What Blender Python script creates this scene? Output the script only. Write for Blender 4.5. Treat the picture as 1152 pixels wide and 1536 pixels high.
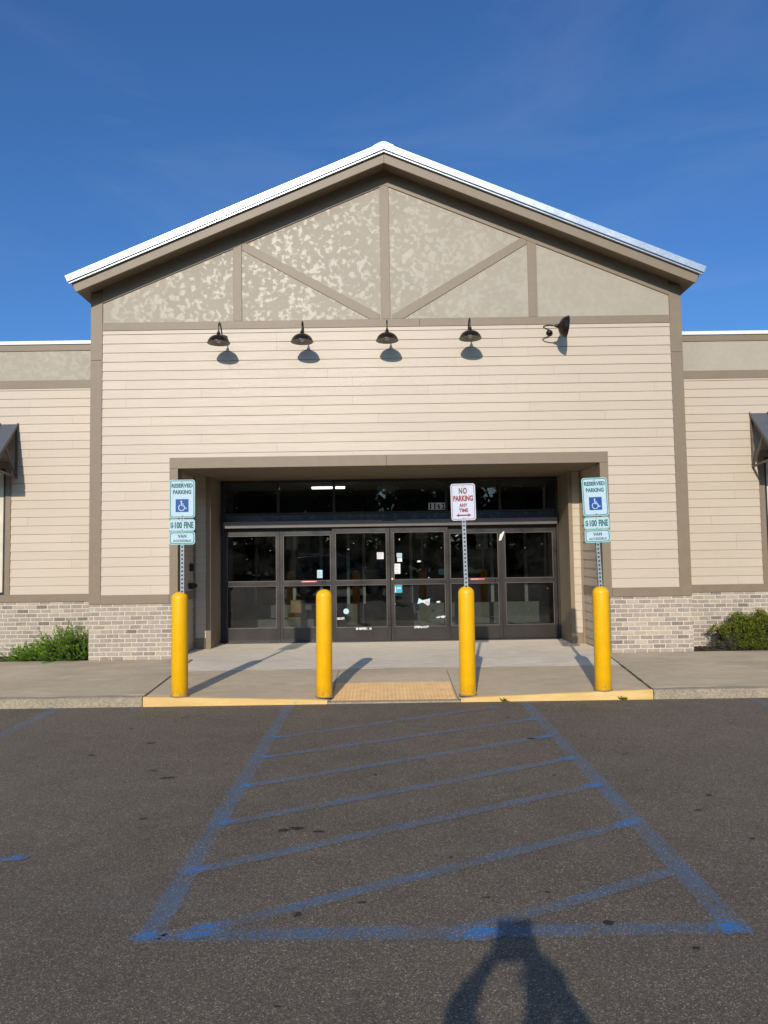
import bpy, bmesh, math, random
from mathutils import Vector, Matrix, Euler
R = math.radians
rnd = random.Random(7)
for o in list(bpy.data.objects): bpy.data.objects.remove(o)
scene = bpy.context.scene
C = scene.collection

# ------------------------------------------------------------------ camera, sky, sun
cd = bpy.data.cameras.new("camera"); cam = bpy.data.objects.new("camera", cd); C.objects.link(cam)
cd.sensor_fit = 'VERTICAL'; cd.sensor_height = 36.0; cd.sensor_width = 27.0
cd.lens = 1110.0/1536.0*36.0; cd.clip_start = 0.05; cd.clip_end = 2000
cam.matrix_world = Matrix.Translation((0, 0, 1.72)) @ Matrix.Rotation(R(93.3), 4, 'X') @ Matrix.Rotation(R(-0.85), 4, 'Z')
scene.camera = cam
SUN_EL, SUN_AZ = 23.0, 9.2          # light travels toward +Y, slightly toward +X
w = bpy.data.worlds.new("World"); scene.world = w; w.use_nodes = True
nt = w.node_tree; bg = nt.nodes['Background']
sky = nt.nodes.new('ShaderNodeTexSky'); sky.sky_type = 'NISHITA'; sky.sun_disc = False
sky.sun_elevation = R(SUN_EL); sky.sun_rotation = R(180 + SUN_AZ)
sky.altitude = 0; sky.air_density = 1.0; sky.dust_density = 1.8; sky.ozone_density = 6.0
hs = nt.nodes.new('ShaderNodeMix'); hs.data_type = 'RGBA'; hs.blend_type = 'MULTIPLY'; hs.inputs[0].default_value = 1.0; hs.inputs[7].default_value = (0.66, 0.95, 1.20, 1)   # camera white balance of the sky
nt.links.new(sky.outputs[0], hs.inputs[6]); tc = nt.nodes.new('ShaderNodeTexCoord'); mp = nt.nodes.new('ShaderNodeMapping'); mp.inputs['Scale'].default_value = (1.2, 1.6, 5.0); mp.inputs['Rotation'].default_value = (0.25, 0.1, 0.5)
cn = nt.nodes.new('ShaderNodeTexNoise'); cn.inputs['Scale'].default_value = 1.6; cn.inputs['Detail'].default_value = 7; cn.inputs['Roughness'].default_value = 0.62; cn.inputs['Distortion'].default_value = 0.6
cr = nt.nodes.new('ShaderNodeMapRange'); cr.inputs[1].default_value = 0.50; cr.inputs[2].default_value = 0.80; cr.inputs[3].default_value = 0.0; cr.inputs[4].default_value = 0.10
cm = nt.nodes.new('ShaderNodeMix'); cm.data_type = 'RGBA'; cm.inputs[7].default_value = (4.2, 4.8, 5.6, 1)   # faint thin cirrus
nt.links.new(tc.outputs['Generated'], mp.inputs[0]); nt.links.new(mp.outputs[0], cn.inputs['Vector']); nt.links.new(cn.outputs['Fac'], cr.inputs[0])
nt.links.new(cr.outputs[0], cm.inputs[0]); nt.links.new(hs.outputs[2], cm.inputs[6]); nt.links.new(cm.outputs[2], bg.inputs[0]); bg.inputs[1].default_value = 0.115
sd = bpy.data.lights.new("sun", 'SUN'); sd.energy = 3.7; sd.angle = R(0.53); sd.color = (1.0, 0.90, 0.79)
so = bpy.data.objects.new("sun", sd); C.objects.link(so)
ldir = Vector((math.sin(R(SUN_AZ))*math.cos(R(SUN_EL)), math.cos(R(SUN_AZ))*math.cos(R(SUN_EL)), -math.sin(R(SUN_EL))))
so.rotation_euler = ldir.to_track_quat('-Z', 'Y').to_euler(); so.location = (-6, -30, 16)
scene.view_settings.view_transform = 'Standard'; scene.view_settings.look = 'None'
scene.view_settings.exposure = 0.05; scene.view_settings.gamma = 1.0
scene.render.engine = 'CYCLES'
scene.cycles.max_bounces = 8; scene.cycles.transparent_max_bounces = 16

# ------------------------------------------------------------------ mesh helpers
class MB:
    def __init__(s): s.v = []; s.f = []; s.m = []; s.t = []
    def add(s, vs, fs, mi=0, tone=0.5):
        b = len(s.v); s.v += [tuple(p) for p in vs]
        for f in fs: s.f.append([b+i for i in f]); s.m.append(mi); s.t.append(tone)
        return s
    def box(s, x0, x1, y0, y1, z0, z1, mi=0, tone=0.5, M=None):
        vs = [Vector((x, y, z)) for x in (x0, x1) for y in (y0, y1) for z in (z0, z1)]
        if M: vs = [M @ p for p in vs]
        return s.add(vs, [(0,1,3,2),(4,6,7,5),(0,4,5,1),(2,3,7,6),(0,2,6,4),(1,5,7,3)], mi, tone)
    def prism(s, pts, y0, y1, mi=0, tone=0.5, M=None, axis='y'):
        n = len(pts)
        def P(u, v, d): return Vector((u, d, v)) if axis == 'y' else (Vector((d, u, v)) if axis == 'x' else Vector((u, v, d)))
        vs = [P(u, v, y0) for u, v in pts] + [P(u, v, y1) for u, v in pts]
        if M: vs = [M @ p for p in vs]
        fs = [tuple(range(n)), tuple(range(2*n-1, n-1, -1))] + [(i, (i+1) % n, n+(i+1) % n, n+i) for i in range(n)]
        return s.add(vs, fs, mi, tone)
    def tube(s, path, r, n=10, mi=0, cap=True, tone=0.5):
        path = [Vector(p) for p in path]; rs = r if isinstance(r, (list, tuple)) else [r]*len(path)
        vs = []; up = None
        for i, p in enumerate(path):
            t = (path[min(i+1, len(path)-1)] - path[max(i-1, 0)]).normalized()
            if up is None: up = t.orthogonal().normalized()
            up = (up - t*up.dot(t)).normalized(); sd_ = t.cross(up)
            for k in range(n):
                a = 2*math.pi*k/n; vs.append(p + (up*math.cos(a) + sd_*math.sin(a))*rs[i])
        fs = [(i*n+k, i*n+(k+1) % n, (i+1)*n+(k+1) % n, (i+1)*n+k) for i in range(len(path)-1) for k in range(n)]
        if cap: fs += [tuple(range(n)), tuple((len(path)-1)*n+k for k in range(n-1, -1, -1))]
        return s.add(vs, fs, mi, tone)
    def lathe(s, prof, n=24, M=None, mi=0, tone=0.5):
        vs = []; 
        for r, z in prof:
            for k in range(n):
                a = 2*math.pi*k/n; vs.append(Vector((r*math.cos(a), r*math.sin(a), z)))
        if M: vs = [M @ p for p in vs]
        fs = [(i*n+k, i*n+(k+1) % n, (i+1)*n+(k+1) % n, (i+1)*n+k) for i in range(len(prof)-1) for k in range(n)]
        return s.add(vs, fs, mi, tone)
    def build(s, name, mats, parent=None, smooth=False, bevel=0, loc=None, recalc=True):
        me = bpy.data.meshes.new(name); me.from_pydata(s.v, [], s.f)
        if not isinstance(mats, (list, tuple)): mats = [mats]
        for m in mats: me.materials.append(m)
        me.polygons.foreach_set('material_index', s.m)
        at = me.attributes.new('tone', 'FLOAT', 'FACE'); at.data.foreach_set('value', s.t)
        if recalc:
            bm = bmesh.new(); bm.from_mesh(me); bmesh.ops.recalc_face_normals(bm, faces=bm.faces); bm.to_mesh(me); bm.free()
        if smooth:
            me.polygons.foreach_set('use_smooth', [True]*len(me.polygons))
            if smooth != 'all': me.set_sharp_from_angle(angle=R(40))
        o = bpy.data.objects.new(name, me); C.objects.link(o)
        if parent: o.parent = parent
        if loc: o.location = loc
        if bevel:
            b = o.modifiers.new('bevel', 'BEVEL'); b.width = bevel; b.segments = 2; b.limit_method = 'ANGLE'; b.angle_limit = R(40)
        return o
def tag(o, label=None, cat=None, group=None, kind=None):
    if label: o['label'] = label
    if cat: o['category'] = cat
    if group: o['group'] = group
    if kind: o['kind'] = kind
    return o
def empty(name, loc, label, cat, group=None, rot=(0, 0, 0)):
    o = bpy.data.objects.new(name, None); C.objects.link(o); o.location = loc; o.rotation_euler = rot
    o.empty_display_size = 0.2
    return tag(o, label, cat, group)
def copy_tree(o, parent=None):
    c = o.copy(); C.objects.link(c)
    if parent: c.parent = parent
    for ch in o.children: copy_tree(ch, c)
    return c
def text_mesh(mb, txt, x, z, wd, ht, y, mi=0, bold=0.02, spacing=1.0, rows=None):
    cu = bpy.data.curves.new('txt', 'FONT'); cu.body = txt; cu.size = 1; cu.offset = bold; cu.resolution_u = 4; cu.space_character = spacing
    ob = bpy.data.objects.new('txt', cu); me = bpy.data.meshes.new_from_object(ob)
    xs = [v.co.x for v in me.vertices]; ys = [v.co.y for v in me.vertices]
    x0, x1, y0, y1 = min(xs), max(xs), min(ys), max(ys)
    vs = [(x + ((v.co.x-x0)/(x1-x0)-0.5)*wd, y, z + ((v.co.y-y0)/(y1-y0)-0.5)*ht) for v in me.vertices]
    mb.add(vs, [tuple(p.vertices) for p in me.polygons], mi)
    bpy.data.objects.remove(ob); bpy.data.meshes.remove(me); bpy.data.curves.remove(cu)
def rrect(x0, x1, z0, z1, r, n=6):
    pts = []
    for cx, cz, a0 in ((x1-r, z1-r, 0), (x0+r, z1-r, 90), (x0+r, z0+r, 180), (x1-r, z0+r, 270)):
        for k in range(n+1):
            a = R(a0 + 90*k/n); pts.append((cx+r*math.cos(a), cz+r*math.sin(a)))
    return pts
def ring(mb, outer, inner, y0, y1, mi=0):
    n = len(outer)
    vs = [(u, y0, v) for u, v in outer] + [(u, y0, v) for u, v in inner] + [(u, y1, v) for u, v in outer] + [(u, y1, v) for u, v in inner]
    fs = []
    for i in range(n):
        j = (i+1) % n
        fs += [(i, j, n+j, n+i), (2*n+i, 3*n+i, 3*n+j, 2*n+j), (i, 2*n+i, 2*n+j, j), (n+i, n+j, 3*n+j, 3*n+i)]
    mb.add(vs, fs, mi)

# ------------------------------------------------------------------ materials
class NT:
    def __init__(s, name):
        s.m = bpy.data.materials.new(name); s.m.use_nodes = True; s.t = s.m.node_tree
        s.b = s.t.nodes['Principled BSDF']; s.out = s.t.nodes['Material Output']; s._co = None
    def n(s, typ, **kw):
        nd = s.t.nodes.new(typ)
        for k, v in kw.items():
            if k.startswith('i_'): nd.inputs[k[2:].replace('_', ' ')].default_value = v
            else: setattr(nd, k, v)
        return nd
    def link(s, a, b): s.t.links.new(a, b)
    def co(s, scale=None, kind='Object'):
        if s._co is None: s._co = s.n('ShaderNodeTexCoord')
        o = s._co.outputs[kind]
        if scale is None: return o
        mp = s.n('ShaderNodeMapping'); mp.inputs['Scale'].default_value = scale; s.link(o, mp.inputs['Vector']); return mp.outputs[0]
    def noise(s, sc, detail=4, rough=0.55, vec=None, dist=0):
        nd = s.n('ShaderNodeTexNoise'); nd.inputs['Scale'].default_value = sc; nd.inputs['Detail'].default_value = detail
        nd.inputs['Roughness'].default_value = rough; nd.inputs['Distortion'].default_value = dist
        s.link(vec if vec is not None else s.co(), nd.inputs['Vector']); return nd.outputs['Fac']
    def voro(s, sc, vec=None, feature='F1', out='Distance', rand=1.0):
        nd = s.n('ShaderNodeTexVoronoi', feature=feature); nd.inputs['Scale'].default_value = sc; nd.inputs['Randomness'].default_value = rand
        s.link(vec if vec is not None else s.co(), nd.inputs['Vector']); return nd.outputs[out]
    def ramp(s, fac, stops, interp='LINEAR'):
        nd = s.n('ShaderNodeValToRGB'); nd.color_ramp.interpolation = interp; e = nd.color_ramp.elements
        while len(e) < len(stops): e.new(0.5)
        for el, (p, c) in zip(e, stops):
            el.position = p; el.color = (c, c, c, 1) if isinstance(c, (int, float)) else (*c, 1)
        s.link(fac, nd.inputs[0]); return nd.outputs[0]
    def val(s, x, a, b, c, d):
        nd = s.n('ShaderNodeMapRange'); s.link(x, nd.inputs[0])
        for i, v in zip((1, 2, 3, 4), (a, b, c, d)): nd.inputs[i].default_value = v
        return nd.outputs[0]
    def math(s, op, a, b=None, clamp=False):
        nd = s.n('ShaderNodeMath', operation=op, use_clamp=clamp)
        for i, v in enumerate((a, b)):
            if v is None: continue
            if isinstance(v, (int, float)): nd.inputs[i].default_value = v
            else: s.link(v, nd.inputs[i])
        return nd.outputs[0]
    def mix(s, f, a, b, mode='MIX'):
        nd = s.n('ShaderNodeMix', data_type='RGBA', blend_type=mode)
        for i, v in ((0, f), (6, a), (7, b)):
            if isinstance(v, (int, float)): nd.inputs[i].default_value = v if i == 0 else (v, v, v, 1)
            elif isinstance(v, tuple): nd.inputs[i].default_value = (*v, 1)
            else: s.link(v, nd.inputs[i])
        return nd.outputs[2]
    def color(s, v):
        if isinstance(v, tuple): s.b.inputs['Base Color'].default_value = (*v, 1)
        else: s.link(v, s.b.inputs['Base Color'])
    def rough(s, v):
        if isinstance(v, (int, float)): s.b.inputs['Roughness'].default_value = v
        else: s.link(v, s.b.inputs['Roughness'])
    def bump(s, h, strength=0.3, dist=0.01, prev=None):
        nd = s.n('ShaderNodeBump'); nd.inputs['Strength'].default_value = strength; nd.inputs['Distance'].default_value = dist
        s.link(h, nd.inputs['Height'])
        if prev is not None: s.link(prev, nd.inputs['Normal'])
        s.link(nd.outputs[0], s.b.inputs['Normal']); return nd.outputs[0]
    def tone(s):
        nd = s.n('ShaderNodeAttribute', attribute_name='tone'); return nd.outputs['Fac']

def simple(name, col, rough=0.5, metal=0.0, var=0.12, sc=9.0, bump=0.0, spec=None, bsc=60):
    t = NT(name); n = t.noise(sc, 5)
    c = t.mix(t.val(n, 0.3, 0.7, 0, 1), tuple(x*(1-var) for x in col), tuple(min(1, x*(1+var)) for x in col)); t.color(c)
    t.rough(t.val(n, 0.3, 0.7, max(0.02, rough-0.06), min(1, rough+0.06))); t.b.inputs['Metallic'].default_value = metal
    if spec is not None: t.b.inputs['Specular IOR Level'].default_value = spec
    if bump: t.bump(t.noise(bsc, 4), bump, 0.004)
    return t.m

def m_siding(name, col, stains=False):
    t = NT(name)
    grain = t.noise(3.0, 6, 0.65, t.co((1.0, 1.0, 26.0)))
    fine = t.noise(5.0, 4, 0.6, t.co((3, 3, 60)))
    patch = t.noise(0.55, 4)
    k = t.val(grain, 0.3, 0.7, 0.955, 1.03); k2 = t.val(patch, 0.35, 0.65, 0.97, 1.02); k3 = t.val(t.tone(), 0, 1, 0.97, 1.025)
    c = t.mix(1.0, col, t.math('MULTIPLY', t.math('MULTIPLY', k, k2), k3), 'MULTIPLY')
    # rain streaks below laps
    st = t.val(t.noise(2.2, 5, 0.7, t.co((6, 6, 0.35))), 0.56, 0.78, 0.0, 0.16)
    c = t.mix(st, c, tuple(x*0.72 for x in col))
    if stains:
        sep = t.n('ShaderNodeSeparateXYZ'); t.link(t.co(), sep.inputs[0])
        zb = t.math('MULTIPLY', t.val(sep.outputs['Z'], 4.22, 4.34, 0, 1), t.val(sep.outputs['Z'], 4.80, 4.92, 1, 0))
        xb = t.math('MULTIPLY', t.val(sep.outputs['X'], -2.9, -2.6, 0, 1), t.val(sep.outputs['X'], 2.3, 2.7, 1, 0))
        blot = t.math('MULTIPLY', t.ramp(t.noise(11, 6, 0.75, t.co((1, 1, 2.6))), [(0.0, 0), (0.565, 0), (0.62, 1)]),
                      t.ramp(t.noise(1.6, 2), [(0.0, 0), (0.46, 0), (0.56, 1)]))
        c = t.mix(t.math('MULTIPLY', t.math('MULTIPLY', blot, t.math('MULTIPLY', zb, xb)), 0.55), c, (0.30, 0.27, 0.23))
        # paler patches of old sign letters
        pale = t.ramp(t.voro(1.9, feature='DISTANCE_TO_EDGE'), [(0.0, 0), (0.045, 0), (0.06, 1)])
        c = t.mix(t.math('MULTIPLY', t.math('MULTIPLY', pale, t.math('MULTIPLY', zb, xb)), 0.03), c, (0.80, 0.72, 0.62))
    t.color(c); t.rough(t.val(grain, 0.3, 0.7, 0.42, 0.56)); t.bump(t.math('ADD', grain, fine), 0.25, 0.003)
    return t.m
def m_stucco(name, col, isl=True):
    t = NT(name)
    co = t.co(); 
    nz = t.n('ShaderNodeTexNoise'); nz.inputs['Scale'].default_value = 7; nz.inputs['Detail'].default_value = 3; t.link(co, nz.inputs['Vector'])
    va = t.n('ShaderNodeVectorMath', operation='MULTIPLY_ADD'); t.link(nz.outputs['Color'], va.inputs[0]); va.inputs[1].default_value = (0.09, 0.09, 0.09); t.link(co, va.inputs[2])
    v = t.noise(12.5, 1.0, 0.5, va.outputs[0])
    mask = t.ramp(v, [(0.0, 0), (0.50, 0), (0.535, 0.6), (0.64, 1)])
    sand = t.noise(230, 3, 0.7)
    big = t.noise(1.2, 4)
    c = t.mix(mask, tuple(x*0.99 for x in col), tuple(min(1, x*1.01) for x in col))
    c = t.mix(1.0, c, t.val(sand, 0.25, 0.75, 0.86, 1.1), 'MULTIPLY'); c = t.mix(1.0, c, t.val(big, 0.3, 0.7, 0.94, 1.05), 'MULTIPLY')
    t.color(c); t.rough(t.val(mask, 0, 1, 0.85, 0.35)); t.b.inputs['Specular IOR Level'].default_value = 0.19
    bsum = t.math('ADD', t.math('MULTIPLY', sand, t.val(mask, 0, 1, 0.30, 0.02)), t.math('MULTIPLY', mask, 0.5))
    t.bump(bsum, 0.35, 0.004)
    return t.m
def asphalt_nodes(t):
    grit = t.voro(210, out='Color'); sepg = t.n('ShaderNodeSeparateColor'); t.link(grit, sepg.inputs[0])
    g = sepg.outputs[0]
    grit2 = t.voro(120, out='Color'); sep2 = t.n('ShaderNodeSeparateColor'); t.link(grit2, sep2.inputs[0])
    big = t.noise(0.45, 5, 0.6); mid = t.noise(3.0, 5, 0.6)
    base = t.mix(t.val(big, 0.3, 0.7, 0, 1), (0.126, 0.103, 0.073), (0.165, 0.134, 0.095))
    c = t.mix(1.0, base, t.ramp(g, [(0.0, 0.55), (0.55, 0.90), (0.86, 1.25), (0.955, 1.9), (1.0, 3.2)]), 'MULTIPLY')
    c = t.mix(1.0, c, t.val(sep2.outputs[1], 0.0, 1.0, 0.86, 1.14), 'MULTIPLY')
    c = t.mix(t.ramp(sep2.outputs[0], [(0.0, 0), (0.975, 0), (0.983, 0.6)]), c, (0.34, 0.30, 0.25))
    c = t.mix(1.0, c, t.val(mid, 0.3, 0.7, 0.90, 1.10), 'MULTIPLY')
    # rusty and dusty patches, long drag streaks
    c = t.mix(t.val(t.noise(0.9, 4, 0.6), 0.52, 0.72, 0.0, 0.28), c, (0.125, 0.088, 0.066))
    c = t.mix(t.val(t.noise(0.8, 5, 0.65, t.co((0.5, 2.2, 1))), 0.56, 0.76, 0.0, 0.35), c, (0.145, 0.138, 0.128))
    h = t.math('ADD', t.math('MULTIPLY', t.voro(210), 1.0), t.math('MULTIPLY', t.noise(60, 3), 0.6))
    return c, h, g
def m_asphalt():
    t = NT('asphalt'); c, h, g = asphalt_nodes(t)
    sm = t.ramp(t.noise(5.2, 3, 0.5, t.co((1, 1.6, 1))), [(0.0, 0), (0.715, 0), (0.735, 0.8)])
    c = t.mix(sm, c, (0.016, 0.015, 0.014))
    t.color(c); t.rough(0.82); t.b.inputs['Specular IOR Level'].default_value = 0.35; t.bump(h, 0.6, 0.003); return t.m
def m_linepaint(strength, name, pc=(0.048, 0.160, 0.310)):
    t = NT(name); c, h, g = asphalt_nodes(t)
    wear = t.noise(34, 5, 0.72); wear2 = t.noise(3.5, 3)
    m = t.val(t.math('ADD', wear, t.math('MULTIPLY', wear2, 0.5)), 0.48, 0.90, strength-0.55, strength+0.35)
    m = t.math('MULTIPLY', m, t.ramp(g, [(0.0, 0.75), (0.7, 1.0), (0.93, 0.95), (0.97, 0.25)]), clamp=True)
    # ragged overspray edge: tone 1 = core faces, 0 = feather faces
    tn = t.tone(); ed = t.val(t.noise(55, 4, 0.75), 0.44, 0.56, 0.0, 1.0)
    m = t.math('MULTIPLY', m, t.math('MAXIMUM', tn, t.math('MULTIPLY', ed, 0.8)), clamp=True)
    t.color(t.mix(m, c, pc)); t.rough(0.8); t.bump(h, 0.6, 0.003); return t.m
def m_concrete(name, col, broom=True, var=0.1):
    t = NT(name); big = t.noise(0.8, 6, 0.6); mid = t.noise(6, 6, 0.7); sand = t.noise(260, 2, 0.6)
    c = t.mix(t.val(big, 0.3, 0.7, 0, 1), tuple(x*(1-var) for x in col), tuple(x*(1+var) for x in col))
    c = t.mix(1.0, c, t.val(mid, 0.25, 0.75, 0.90, 1.08), 'MULTIPLY'); c = t.mix(1.0, c, t.val(sand, 0.3, 0.7, 0.92, 1.07), 'MULTIPLY')
    c = t.mix(t.ramp(t.noise(2.3, 6, 0.7, t.co((0.45, 1.7, 1))), [(0.0, 0), (0.50, 0), (0.68, 0.55)]), c, tuple(x*0.70 for x in col))
    c = t.mix(t.ramp(t.noise(1.5, 6, 0.7, t.co((0.8, 2.6, 1))), [(0.0, 0), (0.54, 0), (0.70, 0.6)]), c, tuple(min(1, x*1.35) for x in col))
    c = t.mix(t.ramp(t.voro(5.5), [(0.0, 0.6), (0.05, 0.35), (0.06, 0)]), c, (0.10, 0.095, 0.09))
    t.color(c); t.rough(0.85)
    b = t.math('ADD', t.math('MULTIPLY', t.noise(22, 3, 0.6, t.co((9, 0.6, 1))), 0.7), sand)
    t.bump(b, 0.35, 0.003); return t.m
def m_kerbstone(name, col):
    t = NT(name); ag = t.voro(75, out='Color'); sp = t.n('ShaderNodeSeparateColor'); t.link(ag, sp.inputs[0])
    c = t.mix(1.0, col, t.val(sp.outputs[0], 0, 1, 0.72, 1.22), 'MULTIPLY')
    c = t.mix(1.0, c, t.val(t.noise(4, 6, 0.7), 0.3, 0.7, 0.80, 1.14), 'MULTIPLY')
    t.color(c); t.rough(0.9); t.bump(t.math('ADD', t.voro(75), t.noise(25, 5)), 0.6, 0.008); return t.m
def m_paintkerb():
    t = NT('yellow_kerb_paint'); n = t.noise(14, 6, 0.7); sc = t.noise(3.0, 5, 0.7, t.co((0.6, 1, 3)))
    c = t.mix(t.val(sc, 0.3, 0.7, 0, 1), (0.58, 0.37, 0.115), (0.74, 0.51, 0.19))
    c = t.mix(t.ramp(n, [(0.0, 0), (0.60, 0), (0.68, 0.75)]), c, (0.40, 0.35, 0.27)); t.color(c); t.rough(0.75)
    t.bump(n, 0.5, 0.006); return t.m
def m_brick():
    t = NT('tumbled_brick'); tn = t.tone()
    c = t.ramp(tn, [(0.0, (0.190, 0.164, 0.136)), (0.12, (0.245, 0.210, 0.172)), (0.30, (0.320, 0.273, 0.218)), (0.6, (0.375, 0.322, 0.255)), (0.8, (0.430, 0.362, 0.272)), (1.0, (0.48, 0.41, 0.315))])
    n = t.noise(38, 6, 0.7); n2 = t.noise(11, 5, 0.65)
    c = t.mix(1.0, c, t.val(n, 0.3, 0.7, 0.80, 1.15), 'MULTIPLY')
    c = t.mix(t.ramp(n2, [(0.0, 0), (0.52, 0), (0.72, 0.6)]), c, (0.50, 0.455, 0.385)); t.color(c); t.rough(0.9)
    t.bump(t.math('ADD', n, t.math('MULTIPLY', n2, 1.5)), 0.9, 0.012); return t.m
def m_mortar():
    t = NT('mortar'); n = t.noise(60, 5, 0.7); c = t.mix(t.val(n, 0.3, 0.7, 0, 1), (0.55, 0.475, 0.365), (0.65, 0.57, 0.45)); t.color(c); t.rough(0.95); t.bump(n, 0.6, 0.006); return t.m
def m_trim(name, col):
    t = NT(name); g = t.noise(2.5, 6, 0.65, t.co((2, 2, 2))); f = t.noise(90, 3, 0.7)
    c = t.mix(1.0, col, t.val(g, 0.3, 0.7, 0.93, 1.06), 'MULTIPLY'); c = t.mix(1.0, c, t.val(f, 0.3, 0.7, 0.95, 1.04), 'MULTIPLY')
    c = t.mix(t.val(t.noise(3, 5, 0.7, t.co((5, 5, 0.6))), 0.56, 0.8, 0, 0.3), c, tuple(x*0.7 for x in col))
    t.color(c); t.rough(0.52); t.bump(t.math('ADD', g, t.math('MULTIPLY', f, 0.4)), 0.25, 0.003); return t.m
def m_glass(name, tint=(0.66, 0.69, 0.67), ior=1.5):
    t = NT(name); tr = t.n('ShaderNodeBsdfTransparent'); tr.inputs[0].default_value = (*tint, 1)
    gl = t.n('ShaderNodeBsdfGlossy'); gl.inputs['Roughness'].default_value = 0.01; gl.inputs[0].default_value = (1, 1, 1, 1)
    fr = t.n('ShaderNodeFresnel'); fr.inputs[0].default_value = ior
    bp = t.n('ShaderNodeBump'); bp.inputs['Strength'].default_value = 0.06; bp.inputs['Distance'].default_value = 0.01
    t.link(t.noise(1.6, 2), bp.inputs['Height']); t.link(bp.outputs[0], gl.inputs['Normal'])
    mx = t.n('ShaderNodeMixShader'); t.link(fr.outputs[0], mx.inputs[0]); t.link(tr.outputs[0], mx.inputs[1]); t.link(gl.outputs[0], mx.inputs[2])
    # thin film of dust
    df = t.n('ShaderNodeBsdfDiffuse'); df.inputs[0].default_value = (0.5, 0.5, 0.47, 1)
    mx2 = t.n('ShaderNodeMixShader'); t.link(t.val(t.noise(2.6, 6, 0.75), 0.42, 0.80, 0.0, 0.016), mx2.inputs[0]); t.link(mx.outputs[0], mx2.inputs[1]); t.link(df.outputs[0], mx2.inputs[2])
    t.link(mx2.outputs[0], t.out.inputs[0]); return t.m
def m_yellow():
    t = NT('bollard_yellow'); n = t.noise(5, 5, 0.6); 
    c = t.mix(t.val(n, 0.3, 0.7, 0, 1), (0.80, 0.42, 0.0), (0.90, 0.48, 0.0))
    sep = t.n('ShaderNodeSeparateXYZ'); t.link(t.co(), sep.inputs[0])
    dirt = t.math('MULTIPLY', t.val(sep.outputs['Z'], 0.0, 0.16, 1, 0), t.val(t.noise(22, 5, 0.7), 0.42, 0.66, 0, 0.75), clamp=True)
    c = t.mix(dirt, c, (0.22, 0.15, 0.06))
    scr = t.ramp(t.noise(9, 6, 0.75, t.co((4, 4, 0.7))), [(0.0, 0), (0.62, 0), (0.68, 0.55)])
    c = t.mix(scr, c, (0.50, 0.28, 0.02)); t.color(c); t.rough(t.val(t.noise(30, 4), 0.3, 0.7, 0.34, 0.48)); t.bump(t.noise(35, 4), 0.08, 0.003); return t.m
def m_galv(name='galvanised_metal', col=(0.72, 0.74, 0.76), r=0.30, met=0.9):
    t = NT(name); v = t.voro(55, out='Color'); sp = t.n('ShaderNodeSeparateColor'); t.link(v, sp.inputs[0])
    c = t.mix(1.0, col, t.val(sp.outputs[0], 0, 1, 0.86, 1.10), 'MULTIPLY'); t.color(c); t.b.inputs['Metallic'].default_value = met
    t.rough(t.val(t.noise(3, 5, 0.6), 0.3, 0.7, r-0.05, r+0.10)); t.bump(t.noise(3.2, 4), 0.15, 0.01); return t.m
def m_leaf(name, cols, trans=0.25):
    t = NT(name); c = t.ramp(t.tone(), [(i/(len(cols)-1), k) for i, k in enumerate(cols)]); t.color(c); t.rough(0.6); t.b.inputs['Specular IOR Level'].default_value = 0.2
    tl = t.n('ShaderNodeBsdfTranslucent'); t.link(c, tl.inputs[0]); mx = t.n('ShaderNodeMixShader'); mx.inputs[0].default_value = trans
    t.link(t.b.outputs[0], mx.inputs[1]); t.link(tl.outputs[0], mx.inputs[2]); t.link(mx.outputs[0], t.out.inputs[0]); return t.m
def m_emit(name, col, st):
    t = NT(name); t.color(col); t.b.inputs['Emission Color'].default_value = (*col, 1); t.b.inputs['Emission Strength'].default_value = st; return t.m
def m_roofmetal():
    t = NT('roof_metal'); c = t.mix(t.val(t.noise(2, 5), 0.3, 0.7, 0, 1), (0.20, 0.21, 0.22), (0.26, 0.27, 0.28)); t.color(c); t.b.inputs['Metallic'].default_value = 0.55; t.rough(0.42); return t.m

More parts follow.
